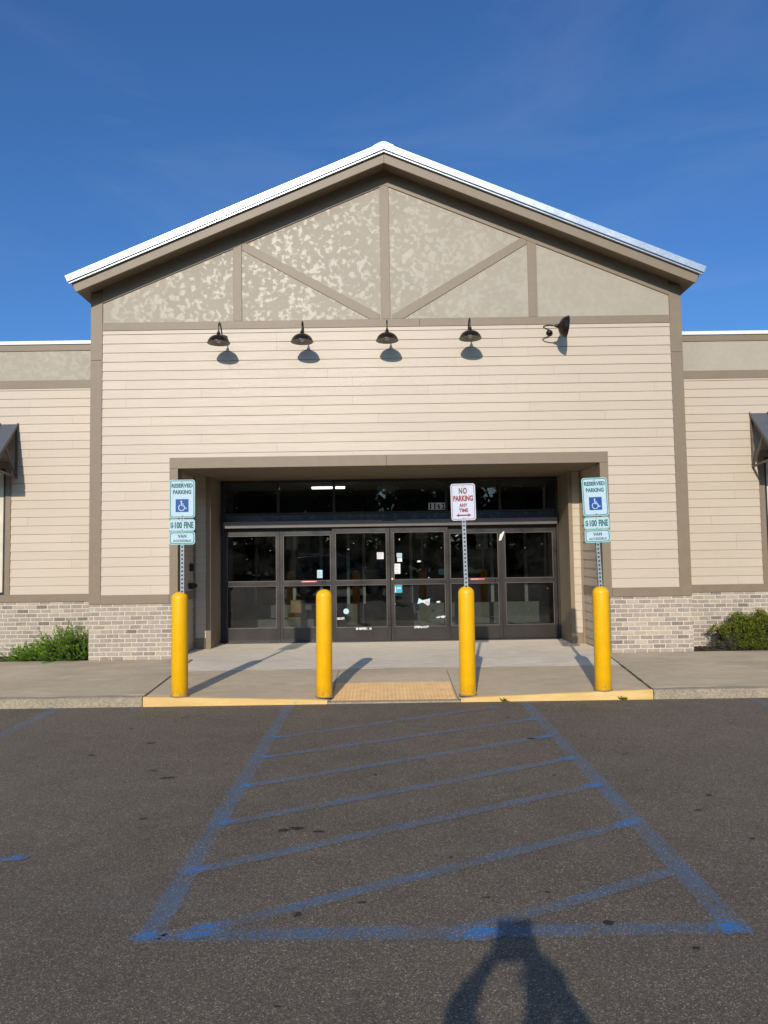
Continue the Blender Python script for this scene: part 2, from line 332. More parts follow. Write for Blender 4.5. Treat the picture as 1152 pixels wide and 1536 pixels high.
SID = (0.500, 0.418, 0.308); TAU = (0.212, 0.162, 0.102)
M = dict(
    siding=m_siding('siding_paint', SID), siding_st=m_siding('siding_paint_stained', SID, True),
    sheath=simple('sheathing', (0.20, 0.16, 0.12), 0.9), stucco=m_stucco('stucco', (0.400, 0.355, 0.278)),
    trim=m_trim('taupe_trim', TAU), brick=m_brick(), mortar=m_mortar(), asphalt=m_asphalt(),
    line=m_linepaint(0.30, 'blue_line_paint'), blot=m_linepaint(0.78, 'blue_blot_paint', (0.020, 0.185, 0.46)),
    conc=m_concrete('concrete', (0.515, 0.420, 0.280), var=0.13), ramp=m_concrete('ramp_concrete', (0.565, 0.450, 0.295), var=0.09),
    porch=m_concrete('porch_concrete', (0.78, 0.66, 0.50), var=0.07), kerb=m_kerbstone('kerb_concrete', (0.33, 0.275, 0.19)),
    kpaint=m_paintkerb(), tactile=simple('tactile_orange', (0.88, 0.56, 0.25), 0.75, var=0.10, sc=7, bump=0.2),
    galv=m_galv('galvanised_metal', (0.46, 0.51, 0.56), 0.29, 0.5), post=simple('post_metal', (0.30, 0.33, 0.345), 0.6, 0.3, var=0.12, sc=30), white=simple('white_metal', (0.80, 0.80, 0.79), 0.4, var=0.04),
    bronze=simple('bronze_aluminium', (0.022, 0.0185, 0.016), 0.32, 0.0, var=0.10, sc=3, spec=0.6), header=simple('lit_aluminium', (0.115, 0.100, 0.088), 0.40, 0.2, var=0.08, sc=3),  # grey header aluminium, its colour lightened to suggest glancing sun
    black=simple('black_rubber', (0.012, 0.012, 0.013), 0.6), navy=simple('dark_spandrel', (0.010, 0.014, 0.026), 0.25),
    glass=m_glass('tinted_glass'), yellow=m_yellow(), hole=simple('hole_dark', (0.02, 0.02, 0.02), 0.9),
    signw=simple('sign_white', (0.47, 0.60, 0.66), 0.7, var=0.05, sc=18), signg=simple('sign_green', (0.006, 0.125, 0.108), 0.6, var=0.15, sc=40),
    signc=simple('sign_aqua_edge', (0.30, 0.57, 0.53), 0.6, var=0.05), signb=simple('sign_blue', (0.003, 0.065, 0.27), 0.6, var=0.08),
    signwr=simple('sign_white_pink', (0.55, 0.60, 0.66), 0.7, var=0.05, sc=18), signr=simple('sign_red', (0.26, 0.006, 0.018), 0.6, var=0.15, sc=40),
    lamp=simple('oiled_bronze', (0.028, 0.019, 0.016), 0.30, 0.6, var=0.25, sc=14, spec=0.6), lampin=simple('lamp_inside', (0.42, 0.40, 0.36), 0.5),
    bulb=simple('bulb_glass', (0.8, 0.8, 0.76), 0.2), soffit=m_trim('soffit_paint', (0.205, 0.155, 0.105)), roof=m_roofmetal(),
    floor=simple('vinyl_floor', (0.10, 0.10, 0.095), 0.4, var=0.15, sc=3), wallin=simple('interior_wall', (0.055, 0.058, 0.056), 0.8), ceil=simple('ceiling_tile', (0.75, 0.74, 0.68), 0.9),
    inframe=simple('inner_frame', (0.42, 0.42, 0.40), 0.5, 0.3), panelin=simple('grey_green_panel', (0.20, 0.205, 0.185), 0.6),
    card=simple('cardboard', (0.55, 0.37, 0.20), 0.85, var=0.12), tape=simple('parcel_tape', (0.52, 0.40, 0.24), 0.4),
    mulch=simple('mulch', (0.050, 0.028, 0.020), 0.95, var=0.5, sc=25, bump=0.9, bsc=30), paper=simple('paper', (0.74, 0.73, 0.70), 0.8, var=0.05), fleck_grey=simple('fleck_grey', (0.36, 0.36, 0.34), 0.9), ink=simple('ink_grey', (0.25, 0.25, 0.25), 0.8),
    teal=simple('teal_sticker', (0.01, 0.33, 0.43), 0.5), redst=simple('red_sticker', (0.62, 0.10, 0.08), 0.5), pale=simple('pale_blue_sticker', (0.42, 0.60, 0.66), 0.5),
    bark=simple('bark', (0.10, 0.075, 0.055), 0.9, var=0.3, sc=20, bump=0.6), cream=simple('window_blind', (0.62, 0.55, 0.44), 0.7),
    awn=simple('awning_metal', (0.125, 0.135, 0.150), 0.45, 0.3, var=0.08), awnf=simple('awning_frame', (0.135, 0.112, 0.092), 0.5, 0.3),
)
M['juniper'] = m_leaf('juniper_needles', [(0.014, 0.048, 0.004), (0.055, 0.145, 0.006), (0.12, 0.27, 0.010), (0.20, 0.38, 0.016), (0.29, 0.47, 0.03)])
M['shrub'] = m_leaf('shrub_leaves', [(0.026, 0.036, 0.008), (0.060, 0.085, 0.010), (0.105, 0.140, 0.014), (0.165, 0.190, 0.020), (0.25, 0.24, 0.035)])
M['dead'] = m_leaf('dead_twigs', [(0.05, 0.04, 0.035), (0.12, 0.10, 0.09), (0.20, 0.18, 0.17)], 0.05)
M['treeleaf'] = m_leaf('tree_leaves', [(0.008, 0.022, 0.006), (0.022, 0.050, 0.010), (0.045, 0.085, 0.014), (0.075, 0.12, 0.02)])

# ------------------------------------------------------------------ ground, road, pavement
KY = 8.69                      # kerb face
g = MB()
for xs0, xs1 in ((-120, -20), (-20, 20), (20, 120)):
    for y0, y1 in ((-120, -12), (-12, 60)):
        g.add([(xs0, y0, 0), (xs1, y0, 0), (xs1, y1, 0), (xs0, y1, 0)], [(0, 1, 2, 3)])
tag(g.build('asphalt_ground', M['asphalt']), kind='structure')

# painted blue markings
def strip(mb, a, b, wd, z, mi=0, feather=0.018):
    a = Vector((a[0], a[1], 0)); b = Vector((b[0], b[1], 0)); d = (b-a).normalized(); n = Vector((-d.y, d.x, 0))
    N = max(2, int((b-a).length/0.25)); rows = []
    for i in range(N+1):
        p = a + (b-a)*i/N; j = rnd.uniform(-0.004, 0.004); j2 = rnd.uniform(-0.004, 0.004)
        rows.append([p - n*(wd/2+feather+j), p - n*(wd/2+j), p + n*(wd/2+j2), p + n*(wd/2+feather+j2)])
    for i in range(N):
        for k in range(3):
            q = [rows[i][k], rows[i][k+1], rows[i+1][k+1], rows[i+1][k]]
            mb.add([(p.x, p.y, z) for p in q], [(0, 1, 2, 3)], mi, 1.0 if k == 1 else 0.0)
def blob(mb, x, y, rx, ry, ang, z, mi=0):
    n = 20; ca, sa = math.cos(ang), math.sin(ang); inner = []; outer = []
    for k in range(n):
        a = 2*math.pi*k/n; f = 1 + rnd.uniform(-0.2, 0.2)
        for lst, s_ in ((inner, 0.66), (outer, 1.25)):
            u, v = rx*s_*f*math.cos(a), ry*s_*f*math.sin(a); lst.append((x+u*ca-v*sa, y+u*sa+v*ca, z))
    mb.add(inner, [tuple(range(n))], mi, 1.0)
    for k in range(n): mb.add([inner[k], inner[(k+1) % n], outer[(k+1) % n], outer[k]], [(0, 1, 2, 3)], mi, 0.0)
mk = MB()
def ln(x): return x
strip(mk, (-1.10, 3.50), (-1.13, KY-0.01), 0.098, 0.001)
strip(mk, (1.575, 3.50), (1.585, KY-0.01), 0.100, 0.001)
strip(mk, (-1.13, 3.475), (1.585, 3.475), 0.088, 0.0016)
ST = [((-1.075, 7.13), (1.19, 8.39)), ((-1.06, 6.45), (1.53, 7.78)), ((-1.08, 5.66), (1.54, 7.06)), ((-1.08, 4.885), (1.55, 6.30)),
      ((-1.08, 4.165), (1.56, 5.58)), ((-0.88, 3.52), (1.56, 4.81)), ((0.34, 3.47), (1.56, 4.10))]
for i, (a, b) in enumerate(ST): strip(mk, a, b, 0.066, 0.0022+0.00005*i)
strip(mk, (-3.81, 8.66), (-3.86, 3.0), 0.09, 0.001); strip(mk, (4.22, KY-0.02), (4.20, 3.0), 0.09, 0.001)
mk.build('parking_markings', M['line'])['kind'] = 'structure'
bl = MB()
for (a, b) in ST:
    an = math.atan2(b[1]-a[1], b[0]-a[0])
    blob(bl, a[0]+0.02, a[1]+0.02, 0.085, 0.040, an, 0.0032)
for (a, b) in ST[1:6]: 
    an = math.atan2(b[1]-a[1], b[0]-a[0]); blob(bl, b[0]-0.04, b[1]-0.02, 0.11, 0.045, an, 0.0032)
blob(bl, -1.105, 3.475, 0.070, 0.05, 0, 0.0038); blob(bl, 1.55, 3.475, 0.085, 0.050, 0, 0.0038); blob(bl, 0.40, 3.46, 0.12, 0.055, 0.3, 0.0038); blob(bl, -0.88, 3.48, 0.14, 0.035, 0.1, 0.0038)
blob(bl, 1.19, 8.39, 0.06, 0.03, 0.5, 0.0032); blob(bl, -2.16, 4.38, 0.065, 0.035, 0.2, 0.0032); blob(bl, -2.33, 4.30, 0.10, 0.04, 0.6, 0.0038)
bl.build('paint_blots', M['blot'])['kind'] = 'structure'
# small tar spots
ts = MB()
for x, y, rx, ry in ((1.01, 3.53, 0.022, 0.018), (-0.66, 4.75, 0.03, 0.02), (-0.58, 4.78, 0.035, 0.022), (-0.44, 4.72, 0.03, 0.012), (-1.72, 5.9, 0.05, 0.015), (-1.9, 6.1, 0.03, 0.012),
                     (1.33, 6.95, 0.03, 0.02), (0.8, 3.85, 0.014, 0.008), (2.05, 5.0, 0.018, 0.012), (2.25, 5.3, 0.02, 0.015), (1.32, 3.3, 0.012, 0.01), (-0.1, 5.9, 0.015, 0.01), (0.35, 4.3, 0.01, 0.008), (2.6, 5.75, 0.012, 0.009), (-2.6, 6.6, 0.03, 0.015), (-2.2, 7.0, 0.04, 0.015)):
    blob(ts, x, y, rx, ry, rnd.uniform(-.4, .4), 0.0044)
ts.build('tar_spots', M['black'])['kind'] = 'structure'

# pavement slabs (separate slabs with real joints), sloped ramp section
def slab(mb, x0, x1, y0, y1, z=0.11, mi=0, b=0.006):
    pts = [(x0, y0), (x1, y0), (x1, y1), (x0, y1)]; ins = [(x0+b, y0+b), (x1-b, y0+b), (x1-b, y1-b), (x0+b, y1-b)]
    vs = [(x, y, -0.05) for x, y in pts] + [(x, y, z-b) for x, y in pts] + [(x, y, z) for x, y in ins]
    fs = [(8, 9, 10, 11)] + [(i, (i+1) % 4, 4+(i+1) % 4, 4+i) for i in range(4)] + [(4+i, 4+(i+1) % 4, 8+(i+1) % 4, 8+i) for i in range(4)]
    mb.add(vs, fs, mi)
pv = MB(); J = 0.011
def wedge(mb, pts, z=0.11, mi=0, b=0.005):
    n = len(pts); cx = sum(p[0] for p in pts)/n; cy = sum(p[1] for p in pts)/n
    ins = []
    for x, y in pts:
        d = Vector((cx-x, cy-y)); d.normalize(); ins.append((x+d.x*b*1.4, y+d.y*b*1.4))
    vs = [(x, y, -0.05) for x, y in pts] + [(x, y, z-b) for x, y in pts] + [(x, y, z) for x, y in ins]
    fs = [tuple(range(2*n, 3*n))] + [(i, (i+1) % n, n+(i+1) % n, n+i) for i in range(n)] + [(n+i, n+(i+1) % n, 2*n+(i+1) % n, 2*n+i) for i in range(n)]
    mb.add(vs, fs, mi)
XL0, XL1 = -2.83, -2.87      # left joint (near, far), right joint fans out
XR0, XR1 = 3.09, 3.40
YF = 10.62
wedge(pv, [(XL0-J, KY+0.15), (XL1-J-0.2, 11.88), (-7.0, 11.88), (-7.0, KY+0.15)])
wedge(pv, [(-7.0-J, KY+0.15), (-7.0-J, 11.88), (-16, 11.88), (-16, KY+0.15)])
wedge(pv, [(XR0+J, KY+0.15), (8.3, KY+0.15), (8.3, 11.88), (XR1+J+0.08, 11.88)])
wedge(pv, [(8.3+J, KY+0.15), (16, KY+0.15), (16, 11.88), (8.3+J, 11.88)])
pv.build('pavement', M['conc'])['kind'] = 'structure'
pp = MB(); wedge(pp, [(XL1-0.10, YF+J), (XR1-0.07, YF+J), (XR1+0.07, 11.885), (3.55, 11.885), (3.55, 14.2), (-3.42, 14.2), (-3.42, 11.885), (XL1-0.19, 11.885)])
pp.build('porch_slab', M['porch'])['kind'] = 'structure'
def edge_h(x):
    P = [(-2.83, 0.11), (-0.70, 0.048), (-0.66, 0.020), (0.83, 0.020), (0.87, 0.048), (3.09, 0.11)]
    if x <= P[0][0]: return P[0][1]
    for (a, ha), (b, hb) in zip(P, P[1:]):
        if x <= b: return ha + (hb-ha)*(x-a)/(b-a)
    return P[-1][1]
def ramp_h(x, y):
    e = edge_h(x); k = min(1, max(0, (y-KY-0.03)/1.75)); k = k*k*(3-2*k); return e + (0.11-e)*k
rp = MB(); secs = ((XL0, -0.668), (-0.662, 0.834), (0.840, XR0))
for a, b in secs:                       # three ramp panels split by joints
    NX, NY = 12, 16; vs = []
    for j in range(NY+1):
        y = KY+0.05 + (YF-KY-0.05)*j/NY; ky = (y-KY)/(YF-KY)
        A = a + (XL1-0.10-XL0)*ky if a == XL0 else a; B = b + (XR1-0.07-XR0)*ky if b == XR0 else b
        for i in range(NX+1):
            x = A + (B-A)*i/NX; e = 0 if 0 < i < NX and 0 < j < NY else 0.0035
            vs.append((x, y, ramp_h(max(XL0, min(XR0, x)), y) - e))
    rp.add(vs, [(j*(NX+1)+i, j*(NX+1)+i+1, (j+1)*(NX+1)+i+1, (j+1)*(NX+1)+i) for j in range(NY) for i in range(NX)])
rp.build('ramp', M['ramp'], smooth=True, recalc=False)['kind'] = 'structure'
jf = MB()
for (xa, ya, xb, yb, wd) in ((XL0, KY+0.03, XL1-0.10, YF, 0.024), (XL1-0.10, YF, XL1-0.19, 11.86, 0.016), (XR0, KY+0.03, XR1-0.07, YF, 0.034), (XR1-0.07, YF, XR1+0.07, 11.86, 0.022), (XL1-0.10, YF, XR1-0.07, YF, 0.010)):
    d = Vector((xb-xa, yb-ya)).normalized(); n_ = Vector((-d.y, d.x))*wd/2
    N = 30; pts = []
    for i in range(N+1):
        k = rnd.uniform(0.55, 1.15); x, y = xa+(xb-xa)*i/N, ya+(yb-ya)*i/N; pts.append(((x+n_.x*k, y+n_.y*k), (x-n_.x*k, y-n_.y*k)))
    for i in range(N): jf.add([(*pts[i][0], 0.1135), (*pts[i+1][0], 0.1135), (*pts[i+1][1], 0.1135), (*pts[i][1], 0.1135)], [(0, 1, 2, 3)])
jf.build('joint_sealant', simple('joint_dirt', (0.075, 0.062, 0.048), 0.95, var=0.4, sc=30))['kind'] = 'structure'
# kerbs
def kerb(mb, xs, hf, y0, y1, mi=0, r=0.018):
    for i in range(len(xs)-1):
        rows = []
        for x in (xs[i], xs[i+1]):
            h = hf(x); q = min(r, h*0.45)
            rows.append([(x, y1, -0.05), (x, y1, h), (x, y0+q+0.004, h), (x, y0+q*0.3+0.004, h-q*0.3), (x, y0+0.002, h-q), (x, y0, -0.05)])
        n = 6
        mb.add(rows[0]+rows[1], [(k, k+1, n+k+1, n+k) for k in range(n-1)], mi)
        if i == 0: mb.add(rows[0], [tuple(range(n))], mi)
        if i == len(xs)-2: mb.add(rows[1], [tuple(range(n))], mi)
kb = MB()
def wob(x): return 0.109 + 0.0015*math.sin(x*5.1) + 0.001*math.sin(x*13)
for a, b in ((-16, -7), (-6.992, XL0-0.012)): kerb(kb, [a+(b-a)*i/40 for i in range(41)], wob, KY+0.004*0, KY+0.148)
for a, b in ((XR0+0.012, 8.29), (8.3, 16)): kerb(kb, [a+(b-a)*i/40 for i in range(41)], wob, KY, KY+0.148)
kb.build('kerb', M['kerb'], smooth=True)['kind'] = 'structure'
ky = MB()
kerb(ky, [XL0 + (-0.69-XL0)*i/12 for i in range(13)], lambda x: edge_h(x)+0.002, KY, KY+0.046)
kerb(ky, [0.86 + (XR0-0.86)*i/12 for i in range(13)], lambda x: edge_h(x)+0.002, KY, KY+0.046)
ky.build('painted_kerb', M['kpaint'], smooth=True)['kind'] = 'structure'
kz = MB(); kerb(kz, [-0.685, 0.855], lambda x: 0.018, KY+0.002, KY+0.046); kz.build('flush_kerb', M['kerb'])['kind'] = 'structure'
# tactile plate with domes
tp = MB()
def th(x, y): return ramp_h(x, y) + 0.005
NX, NY = 10, 10; X0, X1, Y0, Y1 = -0.645, 0.815, KY+0.06, 9.66
vs = [(X0+(X1-X0)*i/NX, Y0+(Y1-Y0)*j/NY, th(X0+(X1-X0)*i/NX, Y0+(Y1-Y0)*j/NY)) for j in range(NY+1) for i in range(NX+1)]
tp.add(vs, [(j*(NX+1)+i, j*(NX+1)+i+1, (j+1)*(NX+1)+i+1, (j+1)*(NX+1)+i) for j in range(NY) for i in range(NX)])
for i in range(31):
    for j in range(20):
        x = X0+0.03+(X1-X0-0.06)*i/30; y = Y0+0.03+(Y1-Y0-0.06)*j/19; z = th(x, y)
        a6 = [2*math.pi*k/8 for k in range(8)]
        v = [(x+0.014*math.cos(a), y+0.014*math.sin(a), z) for a in a6] + [(x+0.008*math.cos(a), y+0.008*math.sin(a), z+0.0026) for a in a6]
        tp.add(v, [(k, (k+1) % 8, 8+(k+1) % 8, 8+k) for k in range(8)] + [tuple(range(8, 16))])
tp.build('tactile_paving', M['tactile'], recalc=False)['kind'] = 'structure'
# mulch beds
for nm, a, b in (('mulch_bed', -16, -4.72), ('mulch_bed', 4.88, 16)):
    mb = MB(); N = 60; 
    vs = [(a+(b-a)*i/N, 11.89+(12.69-11.89)*j/5, 0.05+rnd.uniform(0, 0.035)) for j in range(6) for i in range(N+1)]
    mb.add(vs, [(j*(N+1)+i, j*(N+1)+i+1, (j+1)*(N+1)+i+1, (j+1)*(N+1)+i) for j in range(5) for i in range(N)])
    lo, hi = (max(a, -8), b) if a < 0 else (a, min(b, 8))
    for k in range(1100):
        x, y = rnd.uniform(lo, hi), rnd.uniform(11.92, 12.66); L, W_ = rnd.uniform(0.012, 0.035), rnd.uniform(0.004, 0.010)
        Mx = Matrix.Translation((x, y, 0.088)) @ Euler((rnd.uniform(-.5, .5), rnd.uniform(-.5, .5), rnd.uniform(0, 6.3))).to_matrix().to_4x4()
        mb.box(-L, L, -W_, W_, -0.004, 0.004, M=Mx)
    mb.build(nm, M['mulch'], recalc=False)['kind'] = 'structure'

# ------------------------------------------------------------------ the store building
store = empty('store_building', (0, 12, 0), 'cream sided store with gabled stucco front over recessed dark glass entrance', 'store')
inv = Matrix.Translation((0, -12, 0))
def part(mb, name, mats, parent=store, **kw):
    o = mb.build(name, mats, parent, **kw)
    o.matrix_parent_inverse = inv if parent == store else Matrix()
    return o
F = 11.83; W = 12.70; CX = 0.08
mapF = lambda u, z, d: (u, F-d, z)
mapW = lambda u, z, d: (u, W-d, z)
def siding(mb, mp, u0, u1, z0, z1, zref, pitch, seed=1, board=3.66):
    r = random.Random(seed); k0 = math.floor((z0-zref)/pitch); k = k0
    while zref + k*pitch < z1 - 0.004:
        zb, zt = zref + k*pitch, zref + (k+1)*pitch
        a, b = max(zb, z0), min(zt, z1)
        if b - a > 0.004:
            rr = random.Random(k*31+seed); off = rr.choice((0, 0.41, 0.82, 1.22, 1.63, 2.44, 2.9)); xs = [u0]; x = -20 + off
            while x < u1:
                if x > u0 + 0.15 and x < u1 - 0.15: xs.append(x)
                x += board
            xs.append(u1)
            da = 0.017 - 0.012*(a-zb)/pitch; db = 0.017 - 0.012*(b-zb)/pitch
            for i in range(len(xs)-1):
                p, q = xs[i] + (0.0010 if i else 0), xs[i+1] - (0.0010 if i < len(xs)-2 else 0)
                j = rr.uniform(-0.0008, 0.0008); tn = rr.random(); e = rr.uniform(-0.0008, 0.0008)
                b2 = b - (0.0035 if b < z1-0.001 else 0)  # slot shaped in to bare dark sheathing and thicken the lap shadow line
                v = [mp(p, a+e, da+j), mp(q, a, da+j), mp(q, b2, db+j), mp(p, b2, db+j), mp(p, a+e, -0.004), mp(q, a, -0.004)]
                mb.add(v, [(0, 1, 2, 3), (4, 5, 1, 0)], 0, tn)
        k += 1
def bricks(mb, mp, u0, u1, z0, z1, seed=3, BL=0.181, BH=0.056, JT=0.0145):
    r = random.Random(seed); row = 0; z = z0
    mb.add([mp(u0, z0, 0.0), mp(u1, z0, 0.0), mp(u1, z1, 0.0), mp(u0, z1, 0.0)], [(0, 1, 2, 3)], 1)
    while z < z1 - 0.01:
        zt = min(z + BH, z1); u = u0 - (BL+JT)*(0.5 if row % 2 else 0.0) - r.uniform(0, 0.03)
        while u < u1:
            L = BL + r.uniform(-0.006, 0.006); a, b = max(u, u0), min(u+L, u1)
            if b - a > 0.02:
                t = r.random(); t = r.uniform(0, 0.14) if t < 0.12 else (r.uniform(0.2, 0.6) if t < 0.6 else r.uniform(0.55, 1.0))
                j = lambda: r.uniform(-0.0022, 0.0022)
                d = 0.007 + r.uniform(-0.0015, 0.002); c = 0.004
                v = [mp(a+j(), z+j(), 0), mp(b+j(), z+j(), 0), mp(b+j(), zt+j(), 0), mp(a+j(), zt+j(), 0),
                     mp(a+c+j(), z+c+j(), d), mp(b-c+j(), z+c+j(), d), mp(b-c+j(), zt-c+j(), d), mp(a+c+j(), zt-c+j(), d)]
                mb.add(v, [(4, 5, 6, 7), (0, 1, 5, 4), (1, 2, 6, 5), (2, 3, 7, 6), (3, 0, 4, 7)], 0, t)
            u += L + JT
        z += BH + JT; row += 1
SL = 0.4145; AP = 8.262
def zsof(x): return 8.018 - SL*abs(x-CX)
# cores (sheathing) with the entrance opening left out
core = MB(); core.prism([(-4.69, 0), (-3.41, 0), (-3.41, 3.16), (3.54, 3.16), (3.54, 0), (4.86, 0), (4.86, zsof(4.86)), (CX, 8.018), (-4.69, zsof(-4.69))], 11.845, 12.03)
core.box(-4.69, -4.55, 12.03, 20, 0, 5.9); core.box(4.72, 4.86, 12.03, 20, 0, 5.9)
part(core, 'front_wall_core', M['sheath'])
sd1 = MB(); ZR, P1 = 1.140, 0.1503
siding(sd1, mapF, -4.52, -3.43, 1.14, 3.32, ZR, P1, 5); siding(sd1, mapF, 3.605, 4.68, 1.14, 3.32, ZR, P1, 5); siding(sd1, mapF, -4.52, 4.68, 3.32, 5.41, ZR, P1, 5)
part(sd1, 'front_siding', M['siding_st'], recalc=False)
# gable stucco panels between the timber trim
TF0, TF1 = F-0.022, F+0.012        # trim depth
Zb = 5.54
def stp(pts): 
    mb = MB(); mb.prism(pts, F-0.004, F+0.014); return part(mb, 'gable_panel', M['stucco'])
xl0, xl1, xc0, xc1, xr0, xr1 = -2.400, -2.260, 0.0, 0.150, 2.400, 2.545
stp([(-4.52, Zb), (xl0, Zb), (xl0, zsof(xl0)), (-4.52, zsof(-4.52))])
stp([(xl1, Zb), (xc0, Zb), (xc0, zsof(xc0)), (xl1, zsof(xl1))])
stp([(xc1, Zb), (xr0, Zb), (xr0, zsof(xr0)), (xc1, zsof(xc1))])
stp([(xr1, Zb), (4.68, Zb), (4.68, zsof(4.68)), (xr1, zsof(xr1))])
def tr(name, fn, **kw):
    mb = MB(); fn(mb); kw.setdefault('bevel', 0.003); return part(mb, name, M['trim'], **kw)
for xa, xb in ((xl0, xl1), (xc0, xc1), (xr0, xr1)):
    tr('gable_post', lambda m: m.prism([(xa, Zb+0.001), (xb, Zb+0.001), (xb, zsof(xb)-0.245), (xa, zsof(xa)-0.245)] if xa != xc0 else [(xa, Zb+0.001), (xb, Zb+0.001), (xb, zsof(xb)-0.245), (CX, 7.773), (xa, zsof(xa)-0.245)], TF0, TF1))
tr('gable_brace', lambda m: m.prism([(-2.256, 6.720), (-2.256, 6.865), (-2.16, 6.815), (-0.02, 5.62), (-0.02, Zb+0.002), (-0.18, Zb+0.002)], TF0+0.004, TF1))
tr('gable_brace', lambda m: m.prism([(2.396, 6.755), (2.396, 6.905), (2.30, 6.855), (0.170, 5.60), (0.170, Zb+0.002), (0.36, Zb+0.002)], TF0+0.004, TF1))
def frieze(m):
    for s in (-1, 1):
        xe = -4.52 if s < 0 else 4.68
        m.prism([(xe, zsof(xe)), (CX, 8.018), (CX, 7.774), (xe, zsof(xe)-0.244)], TF0-0.003 if s < 0 else TF0-0.0031, TF1)
tr('frieze_board', frieze, bevel=0)
for a, b in ((-4.52, 0.62), (0.623, 4.68)): tr('band_board', lambda m: m.box(a, b, TF0-0.002, TF1, 5.41, 5.54))
for xa, xb in ((-4.712, -4.522), (4.682, 4.872)):
    for za, zb_ in ((1.002, 4.925), (4.929, zsof(xa if xa < 0 else xb)-0.001)): tr('corner_board', lambda m: m.box(xa, xb, TF0-0.001, F+0.20, za, zb_))
def head(m): m.box(-3.43, 0.05, TF0-0.004, TF1, 3.148, 3.322); m.box(0.0525, 3.605, TF0-0.004, TF1, 3.148, 3.322)
tr('entrance_head', head)
for xa, xb in ((-3.43, -3.295), (3.470, 3.605)): tr('entrance_leg', lambda m: m.box(xa, xb, TF0-0.002, F+0.20, 0.996, 3.146))
for xa, xb in ((-4.52, -3.432), (3.607, 4.68)): tr('water_table', lambda m: m.box(xa, xb, TF0-0.006, TF1, 0.998, 1.138))
for xa, xb in ((-4.712, -3.40), (3.575, 4.872)):
    b = MB(); bricks(b, lambda u, z, d: (u, F-0.004-d, z), xa, xb, 0.112, 0.998, 11 if xa < 0 else 12)
    xo = xa if xa < 0 else xb; s = -1 if xa < 0 else 1
    bricks(b, lambda u, z, d: (xo+s*d, u, z), F, W-0.01, 0.06, 0.998, 15)
    b.box(xa+0.002, xb-0.002, F, F+0.02, 0.06, 0.998, 1)
    part(b, 'brick_base', [M['brick'], M['mortar']], recalc=False)
# roof with rake overhang
HALF = 5.045
def rakepts(s, t0, t1, ext=0.0, trim_in=0.0):
    # band between depths t0,t1 (vertical, below the top line), end cut square to the slope
    n = math.cos(math.atan(SL)); sn = math.sin(math.atan(SL))
    def top(t): return (CX, AP - t)
    def end(t):
        L = HALF + ext - trim_in; x = CX + s*(L - t*n*sn); return (x, AP - SL*L - t*n*n)
    return [top(t0), top(t1), end(t1), end(t0)]
rf = MB()
for s in (-1, 1): rf.prism(rakepts(s, 0.03, 0.244, trim_in=0.03), 11.487, 20.4 if s < 0 else 20.401)
roof = part(rf, 'gable_roof', M['soffit'])
for s in (-1, 1):
    f = MB(); f.prism(rakepts(s, 0.150, 0.305, trim_in=0.045), 11.452, 11.486); part(f, 'rake_fascia', M['trim'], roof, bevel=0.004)
    f = MB(); f.prism(rakepts(s, 0.0, 0.112), 11.392, 11.449); f.prism(rakepts(s, 0.112, 0.130), 11.444, 11.449); f.prism(rakepts(s, 0.130, 0.150, trim_in=0.01), 11.405, 11.449)
    part(f, 'rake_flashing', M['galv'], roof, bevel=0.006)
    f = MB(); f.prism(rakepts(s, -0.012, 0.022), 11.450, 20.45)
    q = rakepts(s, -0.030, -0.0125)
    for yy in [12.0+0.4*i for i in range(21)]: f.prism(q, yy, yy+0.03)
    part(f, 'metal_roofing', M['roof'], roof)
rc = MB(); rc.prism([(CX-0.17, AP-0.180), (CX-0.165, AP-0.064), (CX-0.06, AP-0.010), (CX, AP+0.008), (CX+0.06, AP-0.010), (CX+0.165, AP-0.064), (CX+0.17, AP-0.180), (CX+0.08, AP-0.145), (CX, AP-0.112), (CX-0.09, AP-0.150)], 11.384, 11.60); part(rc, 'ridge_cap', M['galv'], roof)
bw = MB(); bw.prism([(-4.55, 4.9), (4.72, 4.9), (4.72, 6.0), (CX, 7.9), (-4.55, 6.0)], 19.9, 20.0); part(bw, 'rear_gable', M['siding'])

# recess: ceiling, returns, strips
rc = MB(); rc.box(-3.398, 3.528, 12.031, 13.955, 3.150, 3.20); rc.box(-3.293, 3.468, F+0.013, 12.03, 3.1502, 3.1598); part(rc, 'recess_ceiling', M['soffit'])
ret = MB(); ret2 = MB(); st1 = MB(); st2 = MB()
siding(ret, lambda u, z, d: (-3.40+d, u, z), F+0.21, 13.13, 1.14, 3.148, ZR, P1, 9, 9); siding(ret, lambda u, z, d: (-3.40+d, u, z), F+0.21, 13.13, 0.13, 1.0, ZR-7*P1, P1, 9, 9)
siding(ret2, lambda u, z, d: (3.53-d, u, z), F+0.21, 13.13, 1.14, 3.148, ZR, P1, 8, 9); siding(ret2, lambda u, z, d: (3.53-d, u, z), F+0.21, 13.13, 0.13, 1.0, ZR-7*P1, P1, 8, 9)
mpS = lambda u, z, d: (u, 13.15-d, z)
siding(st1, mpS, -3.35, -3.165, 0.30, 3.148, ZR, P1, 4, 9); siding(st2, mpS, 3.345, 3.475, 0.30, 3.148, ZR, P1, 4, 9)
for q_ in (ret, ret2, st1, st2): part(q_, 'recess_siding', M['siding'], recalc=False)
for q_ in ((-3.56, -3.402, 12.031, 14.0, 0, 3.149), (3.532, 3.69, 12.031, 14.0, 0, 3.149), (-3.401, -3.12, 13.156, 13.9, 0.1, 3.149), (3.29, 3.531, 13.156, 13.9, 0.1, 3.149)):
    rw = MB(); rw.box(*q_); part(rw, 'recess_wall_core', M['sheath'])
